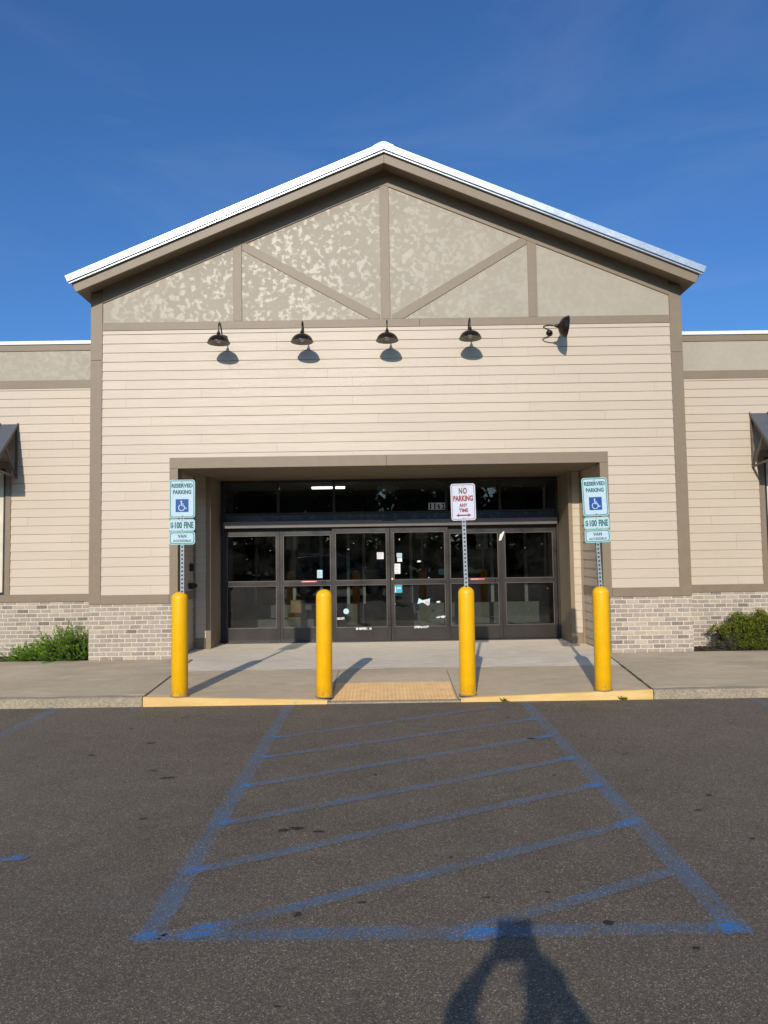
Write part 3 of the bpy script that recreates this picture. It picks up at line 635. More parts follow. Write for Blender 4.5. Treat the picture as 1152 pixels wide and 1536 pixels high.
for xa, xb in ((-3.398, -3.35), (-3.165, -3.078), (3.275, 3.345), (3.475, 3.528)):
    tr('recess_trim', lambda m: m.box(xa, xb, 13.12, 13.155, 0.112, 3.148))
for xa, xb in ((-3.119, -3.078), (3.275, 3.289)): tr('recess_jamb', lambda m: m.box(xa, xb, 13.1555, 13.955, 0.112, 3.148))
for xa, xb in ((-3.349, -3.176), (3.346, 3.474)): tr('recess_plinth', lambda m: m.box(xa, xb, 13.128, 13.155, 0.112, 0.298))
tr('recess_water_table', lambda m: m.box(-3.399, -3.372, F+0.202, 13.118, 1.002, 1.138)); tr('recess_water_table', lambda m: m.box(3.502, 3.529, F+0.202, 13.118, 1.002, 1.138))
sw = MB(); sw.box(-3.38, -3.33, 12.86, 12.93, 1.48, 1.62); sw.box(-3.33, -3.322, 12.875, 12.915, 1.52, 1.58); part(sw, 'key_switch', M['black'], bevel=0.004)
sw = MB(); sw.box(-3.372, -3.29, 12.78, 12.92, 1.18, 1.28); sw.tube([(-3.29, 12.85, 1.23), (-3.25, 12.85, 1.23)], 0.03, 12); part(sw, 'door_operator_switch', M['black'], bevel=0.004)

# storefront
S = 13.96; FL = 0.112
def fr(name, boxes, mat, y0, y1, parent=store, bevel=0.003):
    mb = MB()
    for i, (a, b, c, d) in enumerate(boxes): mb.box(a, b, y0, y1, c, d)
    return part(mb, name, mat, parent, bevel=bevel)
XA, XB = -3.077, 3.274
fr('storefront_jamb', [(XA, XA+0.07, FL, 3.148)], M['black'], S-0.05, S+0.08)
fr('storefront_jamb', [(XB-0.04, XB, FL, 3.148)], M['bronze'], S-0.05, S+0.08)
tb = fr('transom_frame', [(XA+0.072, XB-0.042, 3.106, 3.148), (XA+0.072, XB-0.042, 2.500, 2.537)] + [(x-0.024, x+0.024, 2.538, 3.105) for x in (-1.995, -0.941, 1.178, 2.187)], M['black'], S-0.04, S+0.04)
xs = [XA+0.072, -2.019, -1.971, -0.965, -0.917, 1.154, 1.202, 2.163, 2.211, XB-0.042]
tpanes = []
for i in range(0, 10, 2):
    mb = MB(); mb.box(xs[i]+0.001, xs[i+1]-0.001, S-0.003, S+0.003, 2.538, 3.105); tpanes.append(part(mb, 'transom_pane', M['glass']))
fr('spandrel', [(XA+0.072, XB-0.042, 2.375, 2.499)], M['navy'], S-0.03, S+0.06)
hd = fr('door_header', [(XA+0.072, XB-0.042, 2.247, 2.373)], M['header'], S-0.17, S+0.06, bevel=0.006)
fr('header_sensor', [(-0.03, 0.22, 2.352, 2.392)], M['black'], S-0.20, S-0.171, hd)
fr('door_track', [(XA+0.072, XB-0.042, 2.205, 2.245)], M['black'], S-0.03, S+0.06)
def leaf(name, x0, x1, y, stile=0.062, top=2.200, fixed=True):
    boxes = [(x0, x0+stile, 0.128, top), (x1-stile, x1, 0.128, top), (x0+stile, x1-stile, 0.128, 0.373), (x0+stile, x1-stile, 1.168, 1.245), (x0+stile, x1-stile, top-0.088, top)]
    o = fr(name, [], M['bronze'], y, y+0.045) if False else None
    mb = MB(); mb.box(*boxes[0][:2], y, y+0.045, *boxes[0][2:]); mb.box(*boxes[1][:2], y, y+0.045, *boxes[1][2:])
    for b_ in boxes[2:]: mb.box(b_[0]-0.0005, b_[1]+0.0005, y+0.0012, y+0.0438, b_[2], b_[3])
    o = part(mb, name, M['bronze'], bevel=0.003)
    for za, zb_ in ((0.374, 1.167), (1.246, top-0.089)):
        g_ = MB(); g_.box(x0+stile+0.001, x1-stile-0.001, y+0.020, y+0.026, za, zb_); part(g_, 'pane', M['glass'], o)
        bd = MB(); e = 0.012
        for a_, b2, c_, d_ in ((x0+stile+0.0015, x0+stile+e, za, zb_), (x1-stile-e, x1-stile-0.0015, za, zb_), (x0+stile+e, x1-stile-e, za+0.0015, za+e), (x0+stile+e, x1-stile-e, zb_-e, zb_-0.0015)): bd.box(a_, b2, y+0.008, y+0.0195, c_, d_)
        part(bd, 'glazing_bead', M['header'], o)
    return o
sA = leaf('side_panel', -3.030, -1.975, S-0.01); sB = leaf('side_panel', -1.973, -0.955, S-0.01)
dC = leaf('sliding_door', -0.985, 0.098, S-0.09, top=2.232); dD = leaf('sliding_door', 0.106, 1.190, S-0.09, top=2.232)
sE = leaf('side_panel', 1.168, 2.200, S-0.01); sF = leaf('side_panel', 2.202, 3.232, S-0.01)
fr('threshold', [(XA+0.072, XB-0.042, 0.1125, 0.127)], M['bronze'], S-0.14, S+0.05)
# stickers and scraps on the doors
def stick(name, par, x0, x1, z0, z1, y, mat, detail=None, rr=0.0):
    mb = MB()
    mb.prism(rrect(x0, x1, z0, z1, max(rr, 0.003), 4), y-0.0010, y)
    if detail: detail(mb, y-0.0014)
    return part(mb, name, mat, par)
def lines(n, x0, x1, z0, z1):
    def f(mb, y):
        for i in range(n):
            z = z1-(z1-z0)*(i+0.5)/n; L = rnd.uniform(0.55, 1.0)*(x1-x0); mb.box(x0, x0+L, y, y+0.0003, z-0.0035, z+0.0035, 1)
    return f
yD = S-0.09+0.020; yF_ = S-0.09
stick('notice', dC, -0.145, -0.02, 1.640, 1.765, yD, [M['paper'], M['ink']], lines(5, -0.135, -0.03, 1.65, 1.755))
stick('notice', dD, 0.225, 0.325, 1.670, 1.745, yD, [M['pale'], M['ink']], lines(2, 0.235, 0.315, 1.69, 1.735)); stick('notice', dD, 0.235, 0.325, 1.585, 1.660, yD, [M['paper'], M['ink']], lines(2, 0.245, 0.315, 1.60, 1.65))
stick('notice', dD, 0.178, 0.290, 1.360, 1.548, yD, [M['paper'], M['ink']], lines(6, 0.19, 0.28, 1.37, 1.53))
def squig(mb, y):
    mb.box(0.182, 0.200, y, y+0.0003, 1.01, 1.12, 1)
    for i in range(5): mb.box(0.225+i*0.015, 0.235+i*0.015, y, y+0.0003, 1.085-abs(i-2)*0.006, 1.105+(i % 2)*0.006, 1)
stick('teal_sticker', dD, 0.176, 0.318, 1.005, 1.165, yD, [M['teal'], M['paper']], squig)
mb = MB(); mb.tube([(-0.733, yD-0.002, 0.675), (-0.733, yD, 0.675)], 0.052, 24); mb.tube([(-0.733, yD-0.0025, 0.675), (-0.733, yD-0.002, 0.675)], 0.036, 20, 1); mb.box(-0.752, -0.714, yD-0.003, yD-0.0026, 0.668, 0.682, 0); part(mb, 'round_sticker', [M['pale'], M['signw']], dC)
mb = MB(); mb.tube([(0.137, yF_-0.0015, 1.268), (0.137, yF_-0.0005, 1.268)], 0.020, 16); part(mb, 'round_button_sticker', simple('pink_sticker', (0.75, 0.42, 0.40)), dD)
def tatter(name, par, x0, x1, z0, z1, y, mat=None, n=14):
    mb = MB(); 
    for i in range(n):
        for r_ in range(3):
            if rnd.random() < 0.22: continue
            a = x0+(x1-x0)*(i+rnd.uniform(0, .2))/n; b_ = x0+(x1-x0)*(i+1)/n; zz = z0+(z1-z0)*(r_+rnd.uniform(0, .3))/3
            mb.box(a, b_, y-0.0008, y, zz, zz+(z1-z0)*rnd.uniform(.22, .34))
    part(mb, name, mat or M['paper'], par)
tatter('torn_decal', dC, -0.555, -0.265, 0.330, 0.372, yF_-0.0005); tatter('torn_decal', dD, 0.530, 0.800, 0.345, 0.386, yF_-0.0005)
tatter('torn_decal', dC, -0.905, -0.765, 0.520, 0.560, yD, n=8); tatter('torn_decal', dD, 0.95, 1.118, 0.525, 0.565, yD, n=9)
stick('red_label', sB, -1.57, -1.28, 1.222, 1.252, S-0.012, [M['redst'], M['paper']], lines(1, -1.55, -1.30, 1.228, 1.246)); stick('red_label', sE, 1.60, 1.87, 1.222, 1.252, S-0.012, [M['redst'], M['paper']], lines(1, 1.62, 1.85, 1.228, 1.246))
stick('notice', sB, -1.275, -1.175, 1.30, 1.45, S+0.0095, [M['pale'], M['ink']], lines(5, -1.265, -1.185, 1.31, 1.44)); stick('teal_sticker', dD, 1.005, 1.115, 1.33, 1.44, yD+0.008, simple('dim_teal', (0.004, 0.06, 0.08)))
# torn poster remnant: bow-tie shaped paper
mb = MB(); mb.prism([(0.600, 0.790), (0.625, 0.900), (0.690, 0.860), (0.800, 0.880), (0.835, 0.895), (0.825, 0.780), (0.790, 0.760), (0.700, 0.820), (0.660, 0.810)], yD-0.0012, yD); 
mb.prism([(0.73, 0.82), (0.80, 0.865), (0.81, 0.79), (0.77, 0.785)], yD-0.0016, yD-0.0013, 1); part(mb, 'torn_poster_scrap', [M['pale'], simple('faded_pink', (0.62, 0.36, 0.34))], dD)
for x, z, a_, b_ in ((0.99, 0.825, 0.045, 0.018), (0.64, 1.585, 0.04, 0.018), (0.18, 0.80, 0.012, 0.012), (0.82, 1.28, 0.01, 0.01), (0.28, 2.0, .008, .02)):
    mb = MB(); mb.prism([(x+a_*math.cos(t)*rnd.uniform(.75, 1.1), z+b_*math.sin(t)*rnd.uniform(.7, 1.1)) for t in [k*math.pi/5 for k in range(10)]], yD-0.001, yD); part(mb, 'paper_scrap', M['paper'], dD)
def flecks(par, x0, x1, z0, z1, y, n, seed):
    r = random.Random(seed); mb = MB()
    for i in range(max(2, int(n*0.3))):
        x, z = r.uniform(x0, x1), z0+(z1-z0)*r.choice((r.random(), r.random()**0.4)); a_ = r.uniform(0.006, 0.020)*(1.9 if r.random() < .2 else 1); an = r.uniform(0, 3.14)
        pts = [(a_*math.cos(t)*r.uniform(.6, 1.1), a_*0.30*math.sin(t)*r.uniform(.6, 1.1)) for t in [k*math.pi/4 for k in range(8)]]
        mb.prism([(x+u*math.cos(an)-v*math.sin(an), z+u*math.sin(an)+v*math.cos(an)) for u, v in pts], y-0.0008, y)
    part(mb, 'pane_flecks', M['fleck_grey'], par)  # small pale grey flecks scattered on the pane
flecks(sA, -2.95, -2.05, 1.28, 2.08, S+0.0095, 18, 1); flecks(sB, -1.9, -1.03, 1.28, 2.08, S+0.0095, 9, 2); flecks(dC, -0.9, 0.02, 1.28, 2.1, yD, 12, 3); flecks(dD, 0.18, 1.1, 1.28, 2.1, yD, 9, 4)
flecks(sE, 1.25, 2.12, 1.28, 2.08, S+0.0095, 9, 5); flecks(sF, 2.28, 3.15, 1.28, 2.08, S+0.0095, 14, 6); flecks(sA, -2.95, -2.05, .4, 1.1, S+0.0095, 7, 8); flecks(sF, 2.28, 3.15, .4, 1.1, S+0.0095, 6, 9)
mb = MB(); mb.prism([(2.155, 1.95), (2.175, 2.06), (2.235, 2.12), (2.265, 2.13), (2.235, 2.04), (2.20, 1.96)], S-0.0125, S-0.011); part(mb, 'paper_scrap', M['paper'], sF)
for pn, (x0, x1, n, sd_) in zip(tpanes, ((-2.95, -2.1, 8, 21), (-1.9, -1.0, 12, 22), (-0.85, 1.1, 26, 23), (1.25, 2.1, 12, 24), (2.25, 3.15, 14, 25))): flecks(pn, x0, x1, 2.56, 3.0, S-0.0035, n, sd_)
# street number on the transom
nb = MB()
for i, ch in enumerate('1162'):
    x = 0.845+0.079*i; nb.box(x, x+0.072, S-0.0062, S-0.005, 2.555, 2.685, 0); text_mesh(nb, ch, x+0.036, 2.62, 0.034 if ch == '1' else 0.054, 0.112, S-0.0068, 1, 0.06)
part(nb, 'street_number', [simple('number_plate_grey', (0.62, 0.65, 0.64)), M['black']], tpanes[2], recalc=False)

# interior (vestibule and sales room seen through the glass)
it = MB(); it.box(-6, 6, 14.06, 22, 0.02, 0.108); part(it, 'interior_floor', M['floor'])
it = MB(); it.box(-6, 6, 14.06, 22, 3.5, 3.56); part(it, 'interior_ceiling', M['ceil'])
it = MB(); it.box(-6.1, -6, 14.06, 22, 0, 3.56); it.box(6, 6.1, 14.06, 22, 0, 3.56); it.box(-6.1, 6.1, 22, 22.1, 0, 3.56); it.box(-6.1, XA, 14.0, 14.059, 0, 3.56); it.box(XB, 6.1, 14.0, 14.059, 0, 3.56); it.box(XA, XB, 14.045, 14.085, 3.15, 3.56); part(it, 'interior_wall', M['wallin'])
ip = MB(); Y = 16.5
for x in (-2.9, -2.05, -1.45, -0.85, -0.5, 0.55, 1.75, 2.35, 3.1): ip.box(x, x+0.07, Y, Y+0.06, 0.64, 2.4)
ip.box(-3.4, 3.5, Y-0.01, Y+0.07, 2.401, 2.5)
part(ip, 'inner_partition_frame', M['inframe'], bevel=0.003)
for a, b in ((-3.3, -1.42), (-0.85, -0.48), (0.62, 1.3), (1.33, 2.3), (2.4, 3.4)):
    ip = MB(); ip.box(a, b, Y-0.02, Y+0.08, 0.109, 0.638); part(ip, 'kick_panel', M['panelin'], bevel=0.003)
ip = MB(); ip.box(-2.85, -1.50, 15.6, 15.95, 0.109, 0.40); part(ip, 'knee_wall', M['panelin'], bevel=0.004)
for x, wd, h in ((-2.6, 0.5, 1.3), (-0.3, 0.35, 2.6), (1.5, 0.9, 1.5), (2.6, 0.45, 1.9)):
    ip = MB(); ip.box(x, x+wd, 19.0, 19.4, 0.109, h); part(ip, 'display_shelving', M['wallin'], bevel=0.004)
# things inside
for (x, y, z, a, b, h, lab) in ((-1.86, 15.78, 0.402, 0.19, 0.13, 0.12, 'wide flat cardboard box at the bottom of the pair behind the door glass'), (-1.85, 15.78, 0.523, 0.145, 0.11, 0.26, 'taller cardboard box resting on the wide flat box behind the glass')):
    e = empty('cardboard_box', (x, y, z), lab, 'box', 'cardboard boxes inside the entrance')
    mb = MB(); mb.box(-a, a, -b, b, 0, h); mb.build('carton', M['card'], e, bevel=0.004)
    mb = MB(); mb.box(-a*0.2, a*0.2, -b-0.001, -b-0.0003, h*0.35, h); mb.box(-a*0.2, a*0.2, -b-0.0009, b, h+0.0004, h+0.0012); mb.build('tape', M['tape'], e)
e = empty('ceiling_light', (-1.35, 18.0, 3.36), 'long lit fluorescent ceiling light seen through the transom glass', 'light')
mb = MB(); mb.box(-0.42, 0.42, -0.10, 0.10, 0.03, 0.13); mb.build('housing', M['white'], e, bevel=0.004)
mb = MB(); mb.box(-0.40, 0.40, -0.07, 0.07, -0.012, 0.029); mb.build('tube', m_emit('lit_tube', (0.95, 0.98, 1.0), 5.0), e)
e = empty('emergency_light', (0.10, 17.0, 3.16), 'beige emergency light box with two side lamp heads behind the middle transom', 'emergency light')
mb = MB(); mb.box(-0.16, 0.16, -0.05, 0.05, 0.0, 0.17); mb.tube([(0, 0, 0.17), (0, 0, 0.34)], 0.012); mb.build('housing', simple('beige_plastic', (0.5, 0.48, 0.38), 0.5), e, bevel=0.006)
for s in (-1, 1):
    mb = MB(); mb.tube([(s*0.16, 0, 0.09), (s*0.20, -0.02, 0.09), (s*0.215, -0.06, 0.085)], [0.012, 0.02, 0.038], 14); mb.build('lamp_head', M['white'], e, smooth=True)

# ------------------------------------------------------------------ wings
for s in (-1, 1):
    if s < 0: a, b = -13.0, -4.70
    else: a, b = 4.87, 13.0
    lo, hi = (a, b)
    wc = MB(); wc.box(lo, hi, W+0.012, W+0.20, 0, 5.44); wc.box(lo, hi, W+0.20, 20, 4.9, 5.0); wc.box(lo if s < 0 else hi-0.2, lo+0.2 if s < 0 else hi, W+0.20, 22, 0, 5.44)
    part(wc, 'wing_core', M['sheath'])
    wx0, wx1 = (-9.35, -6.41) if s < 0 else (6.46, 9.40)
    ws = MB()
    siding(ws, mapW, lo, hi, 3.42, 4.68, 1.13, 0.1468, 21+s)
    siding(ws, mapW, lo, wx0, 1.13, 3.42, 1.13, 0.1468, 21+s); siding(ws, mapW, wx1, hi, 1.13, 3.42, 1.13, 0.1468, 21+s)
    part(ws, 'wing_siding', M['siding'], recalc=False)
    mb = MB(); mb.box(lo, hi, W-0.006, W+0.011, 4.827, 5.343); part(mb, 'wing_stucco', M['stucco'])
    tr('wing_band', lambda m: m.box(lo, hi, W-0.022, W+0.011, 4.682, 4.826)); tr('wing_cornice', lambda m: m.box(lo, hi, W-0.022, W+0.011, 5.344, 5.452))
    tr('wing_water_table', lambda m: m.box(lo, hi, W-0.026, W+0.011, 1.0, 1.129))
    mb = MB(); mb.box(lo, hi, W-0.045, W+0.26, 5.453, 5.515); part(mb, 'parapet_cap', M['white'], bevel=0.006)
    mb = MB(); bricks(mb, lambda u, z, d: (u, W-0.004-d, z), lo, hi, 0.04, 0.998, 31+s); part(mb, 'brick_base', [M['brick'], M['mortar']], recalc=False)
    # window
    mb = MB(); t_ = 0.09
    mb.box(wx0, wx0+t_, W-0.026, W+0.011, 1.13, 3.42); mb.box(wx1-t_, wx1, W-0.026, W+0.011, 1.13, 3.42); mb.box(wx0+t_, wx1-t_, W-0.027, W+0.011, 3.30, 3.42)
    win = part(mb, 'window', M['trim'])
    mb = MB(); fx0, fx1 = wx0+t_, wx1-t_
    mb.box(fx0, fx0+0.04, W-0.012, W+0.0105, 1.131, 3.299); mb.box(fx1-0.04, fx1, W-0.012, W+0.0105, 1.131, 3.299)
    for xx in (fx0+(fx1-fx0)/3, fx0+2*(fx1-fx0)/3): mb.box(xx-0.02, xx+0.02, W-0.012, W+0.0105, 1.172, 3.259)
    mb.box(fx0+0.04, fx1-0.04, W-0.0121, W+0.0104, 1.131, 1.171); mb.box(fx0+0.04, fx1-0.04, W-0.0121, W+0.0104, 3.26, 3.2985)
    part(mb, 'window_frame', M['bronze'], win)
    mb = MB(); mb.box(fx0+0.041, fx1-0.041, W+0.004, W+0.010, 1.172, 3.259); part(mb, 'blind', M['cream'], win)
    # awning
    ax0, ax1 = (-9.45, -6.30) if s < 0 else (6.34, 9.50)
    zt, zb_, D = 4.06, 3.27, 0.80
    mb = MB()
    mb.prism([(W-0.02, zt), (W-D, zb_), (W-D, zb_-0.02), (W-0.02, zt-0.025)], ax0, ax1, axis='x')
    nr = 10
    for i in range(nr+1):
        xx = ax0 + (ax1-ax0)*i/nr; xa_, xb_ = max(ax0-0.004, xx-0.014), min(ax1+0.004, xx+0.014)
        mb.prism([(W-0.018, zt+0.03), (W-D-0.006, zb_+0.028), (W-D-0.006, zb_+0.003), (W-0.018, zt+0.003)], xa_, xb_, axis='x')
    aw = part(mb, 'awning', M['awn'])
    mb = MB(); mb.box(ax0, ax1, W-D-0.03, W-D+0.01, zb_-0.11, zb_-0.021); part(mb, 'awning_valance', M['awnf'], aw)
    for xx in (ax0+0.02, (ax0+ax1)/2, ax1-0.02):
        mb = MB(); q = 0.022
        def bar(p, r_): 
            mb.tube([(xx, p[0], p[1]), (xx, r_[0], r_[1])], q, 4)
        bar((W-0.035, zt-0.05), (W-0.035, 3.12)); bar((W-0.035, 3.14), (W-D+0.03, zb_-0.06)); bar((W-0.05, zt-0.06), (W-D+0.03, zb_-0.04)); bar((W-0.05, 3.17), (W-D*0.52, (zt+zb_)/2-0.05))
        part(mb, 'awning_bracket', M['awnf'], aw)
# small wall fittings
mb = MB(); mb.box(-4.80, -4.715, W-0.06, W-0.018, 1.19, 1.28); part(mb, 'junction_box', simple('box_brown', (0.20, 0.16, 0.12)), bevel=0.004)
mb = MB(); mb.tube([(5.02, W-0.018, 1.26), (5.02, W-0.035, 1.26)], 0.055, 16); mb.tube([(5.02, W-0.03, 1.26), (5.02, W-0.10, 1.25), (5.02, W-0.12, 1.19)], 0.018, 10); mb.tube([(5.02, W-0.08, 1.26), (5.02, W-0.08, 1.31)], 0.010, 8); mb.tube([(5.02, W-0.08, 1.31), (5.02, W-0.08, 1.318)], 0.032, 12); part(mb, 'hose_bib', M['post'], smooth=True)
mb = MB(); mb.box(4.885, 4.96, W-0.15, W-0.023, 5.30, 5.42); mb.prism([(4.93, 5.26), (5.03, 5.30), (5.03, 5.40), (4.93, 5.44)], W-0.26, W-0.151); part(mb, 'security_camera', M['black'], bevel=0.005)

# ------------------------------------------------------------------ gooseneck wall lamps
def make_lamp():
    r = empty('wall_lamp', (0, 0, 0), 'x', 'wall lamp', 'gooseneck barn lamps under the gable band')
    mb = MB(); mb.lathe([(0.0, 0.050), (0.020, 0.048), (0.040, 0.036), (0.052, 0.014), (0.055, 0.0)], 24, Matrix.Rotation(R(90), 4, 'X')); mb.build('wall_plate', M['lamp'], r, smooth=True)
    mb = MB(); path = []
    P = [(-0.03, 0.0), (-0.09, 0.005), (-0.155, 0.045), (-0.215, 0.115), (-0.275, 0.155), (-0.335, 0.145), (-0.372, 0.095), (-0.38, 0.03), (-0.38, -0.01)]
    pts = []
    for i in range(len(P)-1):
        p0, p1, p2, p3 = P[max(i-1, 0)], P[i], P[i+1], P[min(i+2, len(P)-1)]
        for k in range(5):
            t = k/5; f = lambda a, b, c, d: 0.5*((2*b)+(-a+c)*t+(2*a-5*b+4*c-d)*t*t+(-a+3*b-3*c+d)*t**3)
            pts.append((0, f(p0[0], p1[0], p2[0], p3[0]), f(p0[1], p1[1], p2[1], p3[1])))
    pts.append((0, -0.38, -0.01)); mb.tube(pts, 0.011, 12); mb.build('arm', M['lamp'], r, smooth=True)
    T = Matrix.Translation((0, -0.38, 0))
    mb = MB(); mb.lathe([(0.016, 0.0), (0.020, -0.012), (0.024, -0.016), (0.026, -0.040), (0.034, -0.050), (0.042, -0.062), (0.090, -0.080), (0.130, -0.106), (0.158, -0.142), (0.172, -0.180), (0.178, -0.186), (0.178, -0.192)], 40, T)
    sh = mb.build('shade', M['lamp'], r, smooth=True)
    mb = MB(); mb.lathe([(0.176, -0.192), (0.168, -0.180), (0.153, -0.143), (0.125, -0.110), (0.086, -0.085), (0.0, -0.070)], 40, T); mb.build('shade_lining', M['lampin'], sh, smooth=True)
    mb = MB(); mb.lathe([(0.0, -0.185), (0.022, -0.178), (0.033, -0.155), (0.030, -0.130), (0.018, -0.105), (0.016, -0.085)], 20, T); mb.build('bulb', M['bulb'], r, smooth=True)
    return r
lampspec = [(-2.555, 5.262, 0, 0, 'leftmost of the barn lamps, hanging straight above left part of entrance'), (-1.245, 5.262, 0, 0, 'second barn lamp from the left, upright, between leftmost lamp and the middle lamp'),
            (0.090, 5.262, 0, 0, 'middle barn lamp directly under the foot of the centre gable post'), (1.395, 5.275, 0, 0, 'fourth barn lamp from the left, upright, next to the tilted lamp'),
            (2.725, 5.268, -84, 6, 'rightmost barn lamp, knocked sideways with its shade facing right')]
lamp0 = make_lamp()
for i, (x, z, ry, rz, lab) in enumerate(lampspec):
    o = lamp0 if i == 0 else copy_tree(lamp0)
    o.location = (x, F-0.014, z); o.rotation_euler = Euler((0, R(ry), 0)); o['label'] = lab

# ------------------------------------------------------------------ bollards
def make_bollard():
    r = empty('bollard', (0, 0, 0), 'x', 'bollard', 'yellow bollards in front of the entrance')
    prof = [(0.093, 0.0), (0.0955, 0.004), (0.0955, 1.145)] + [(0.0955*math.cos(a), 1.145+0.078*math.sin(a)) for a in [R(6*k) for k in range(1, 16)]]
    mb = MB(); mb.lathe(prof[:-1] + [(0.0, 1.223)], 48); mb.build('sleeve', M['yellow'], r, smooth='all')
    mb = MB(); mb.lathe([(0.112, 0.001), (0.110, 0.006), (0.097, 0.011), (0.094, 0.011)], 32); mb.build('base_sealant', simple('grey_sealant', (0.22, 0.19, 0.15), 0.9) if 'seal' not in M else M['seal'], r, smooth=True)
    return r
bspec = [(-2.432, 8.80, 0.0, 'yellow bollard on the far left carrying a reserved parking sign'), (-0.740, 8.88, 0.6, 'yellow bollard without a sign, beside the left end of the orange tactile paving'),
         (0.962, 8.86, 0.4, 'yellow bollard carrying the red and white no parking sign'), (2.545, 8.80, -0.3, 'yellow bollard on the far right carrying a reserved parking sign')]
b0 = make_bollard()
for i, (x, y, rot, lab) in enumerate(bspec):
    o = b0 if i == 0 else copy_tree(b0); h = ramp_h(x, y)
    o.location = (x, y, h); o.rotation_euler = (R(rnd.uniform(-.2, .2)), R(rot), R(37*i)); o['label'] = lab; o.scale = (1, 1, (1.318 - h + (0.012 if i == 2 else -0.008 if i == 3 else 0))/1.223)

# ------------------------------------------------------------------ signs
def stroke(mb, pts, wd, y, mi):
    for a, b in zip(pts, pts[1:]):
        a, b = Vector(a), Vector(b); d = (b-a).normalized(); n = Vector((-d.y, d.x))*wd/2; e = d*wd*0.30
        q = [a-n-e, b-n+e, b+n+e, a+n-e]; mb.add([(p.x, y, p.y) for p in q], [(0, 1, 2, 3)], mi)
def disc(mb, x, z, r, y, mi, n=20): mb.add([(x+r*math.cos(2*math.pi*k/n), y, z+r*math.sin(2*math.pi*k/n)) for k in range(n)], [tuple(range(n))], mi)
def panel(root, name, x0, x1, z0, z1, r, matp, matb, inset, bw_, y=-0.036):
    mb = MB(); mb.prism(rrect(x0, x1, z0, z1, r), y-0.0016, y); p = mb.build(name, matp, root, bevel=0)
    mb = MB(); ring(mb, rrect(x0+inset, x1-inset, z0+inset, z1-inset, r-inset*0.5), rrect(x0+inset+bw_, x1-inset-bw_, z0+inset+bw_, z1-inset-bw_, r-inset*0.5-bw_*0.4), y-0.0024, y-0.0017)
    mb.build('border', matb, p); return p
def bolts(root, zs, y=-0.0385):
    for z in zs:
        mb = MB(); mb.tube([(0, y-0.004, z), (0, y, z)], 0.0085, 6); mb.build('bolt', M['post'], root)
def sign_post(root, z0, z1):
    mb = MB(); q = 0.0225; mb.box(-q, q, -q-0.010, q-0.010, z0, z1)
    n = int((z1-z0)/0.048)
    for i in range(n):
        z = z0 + 0.02 + 0.048*i; disc(mb, 0, z, 0.0115, -q-0.0108, 1, 12)
        mb.add([(q+0.0008, -0.010+0.0085*math.cos(2*math.pi*k/10), z+0.0085*math.sin(2*math.pi*k/10)) for k in range(10)], [tuple(range(10))], 1)
        mb.add([(-q-0.0008, -0.010+0.0085*math.cos(2*math.pi*k/10), z+0.0085*math.sin(2*math.pi*k/10)) for k in range(10)], [tuple(range(10))], 1)
    mb.build('post', [M['post'], M['hole']], root)
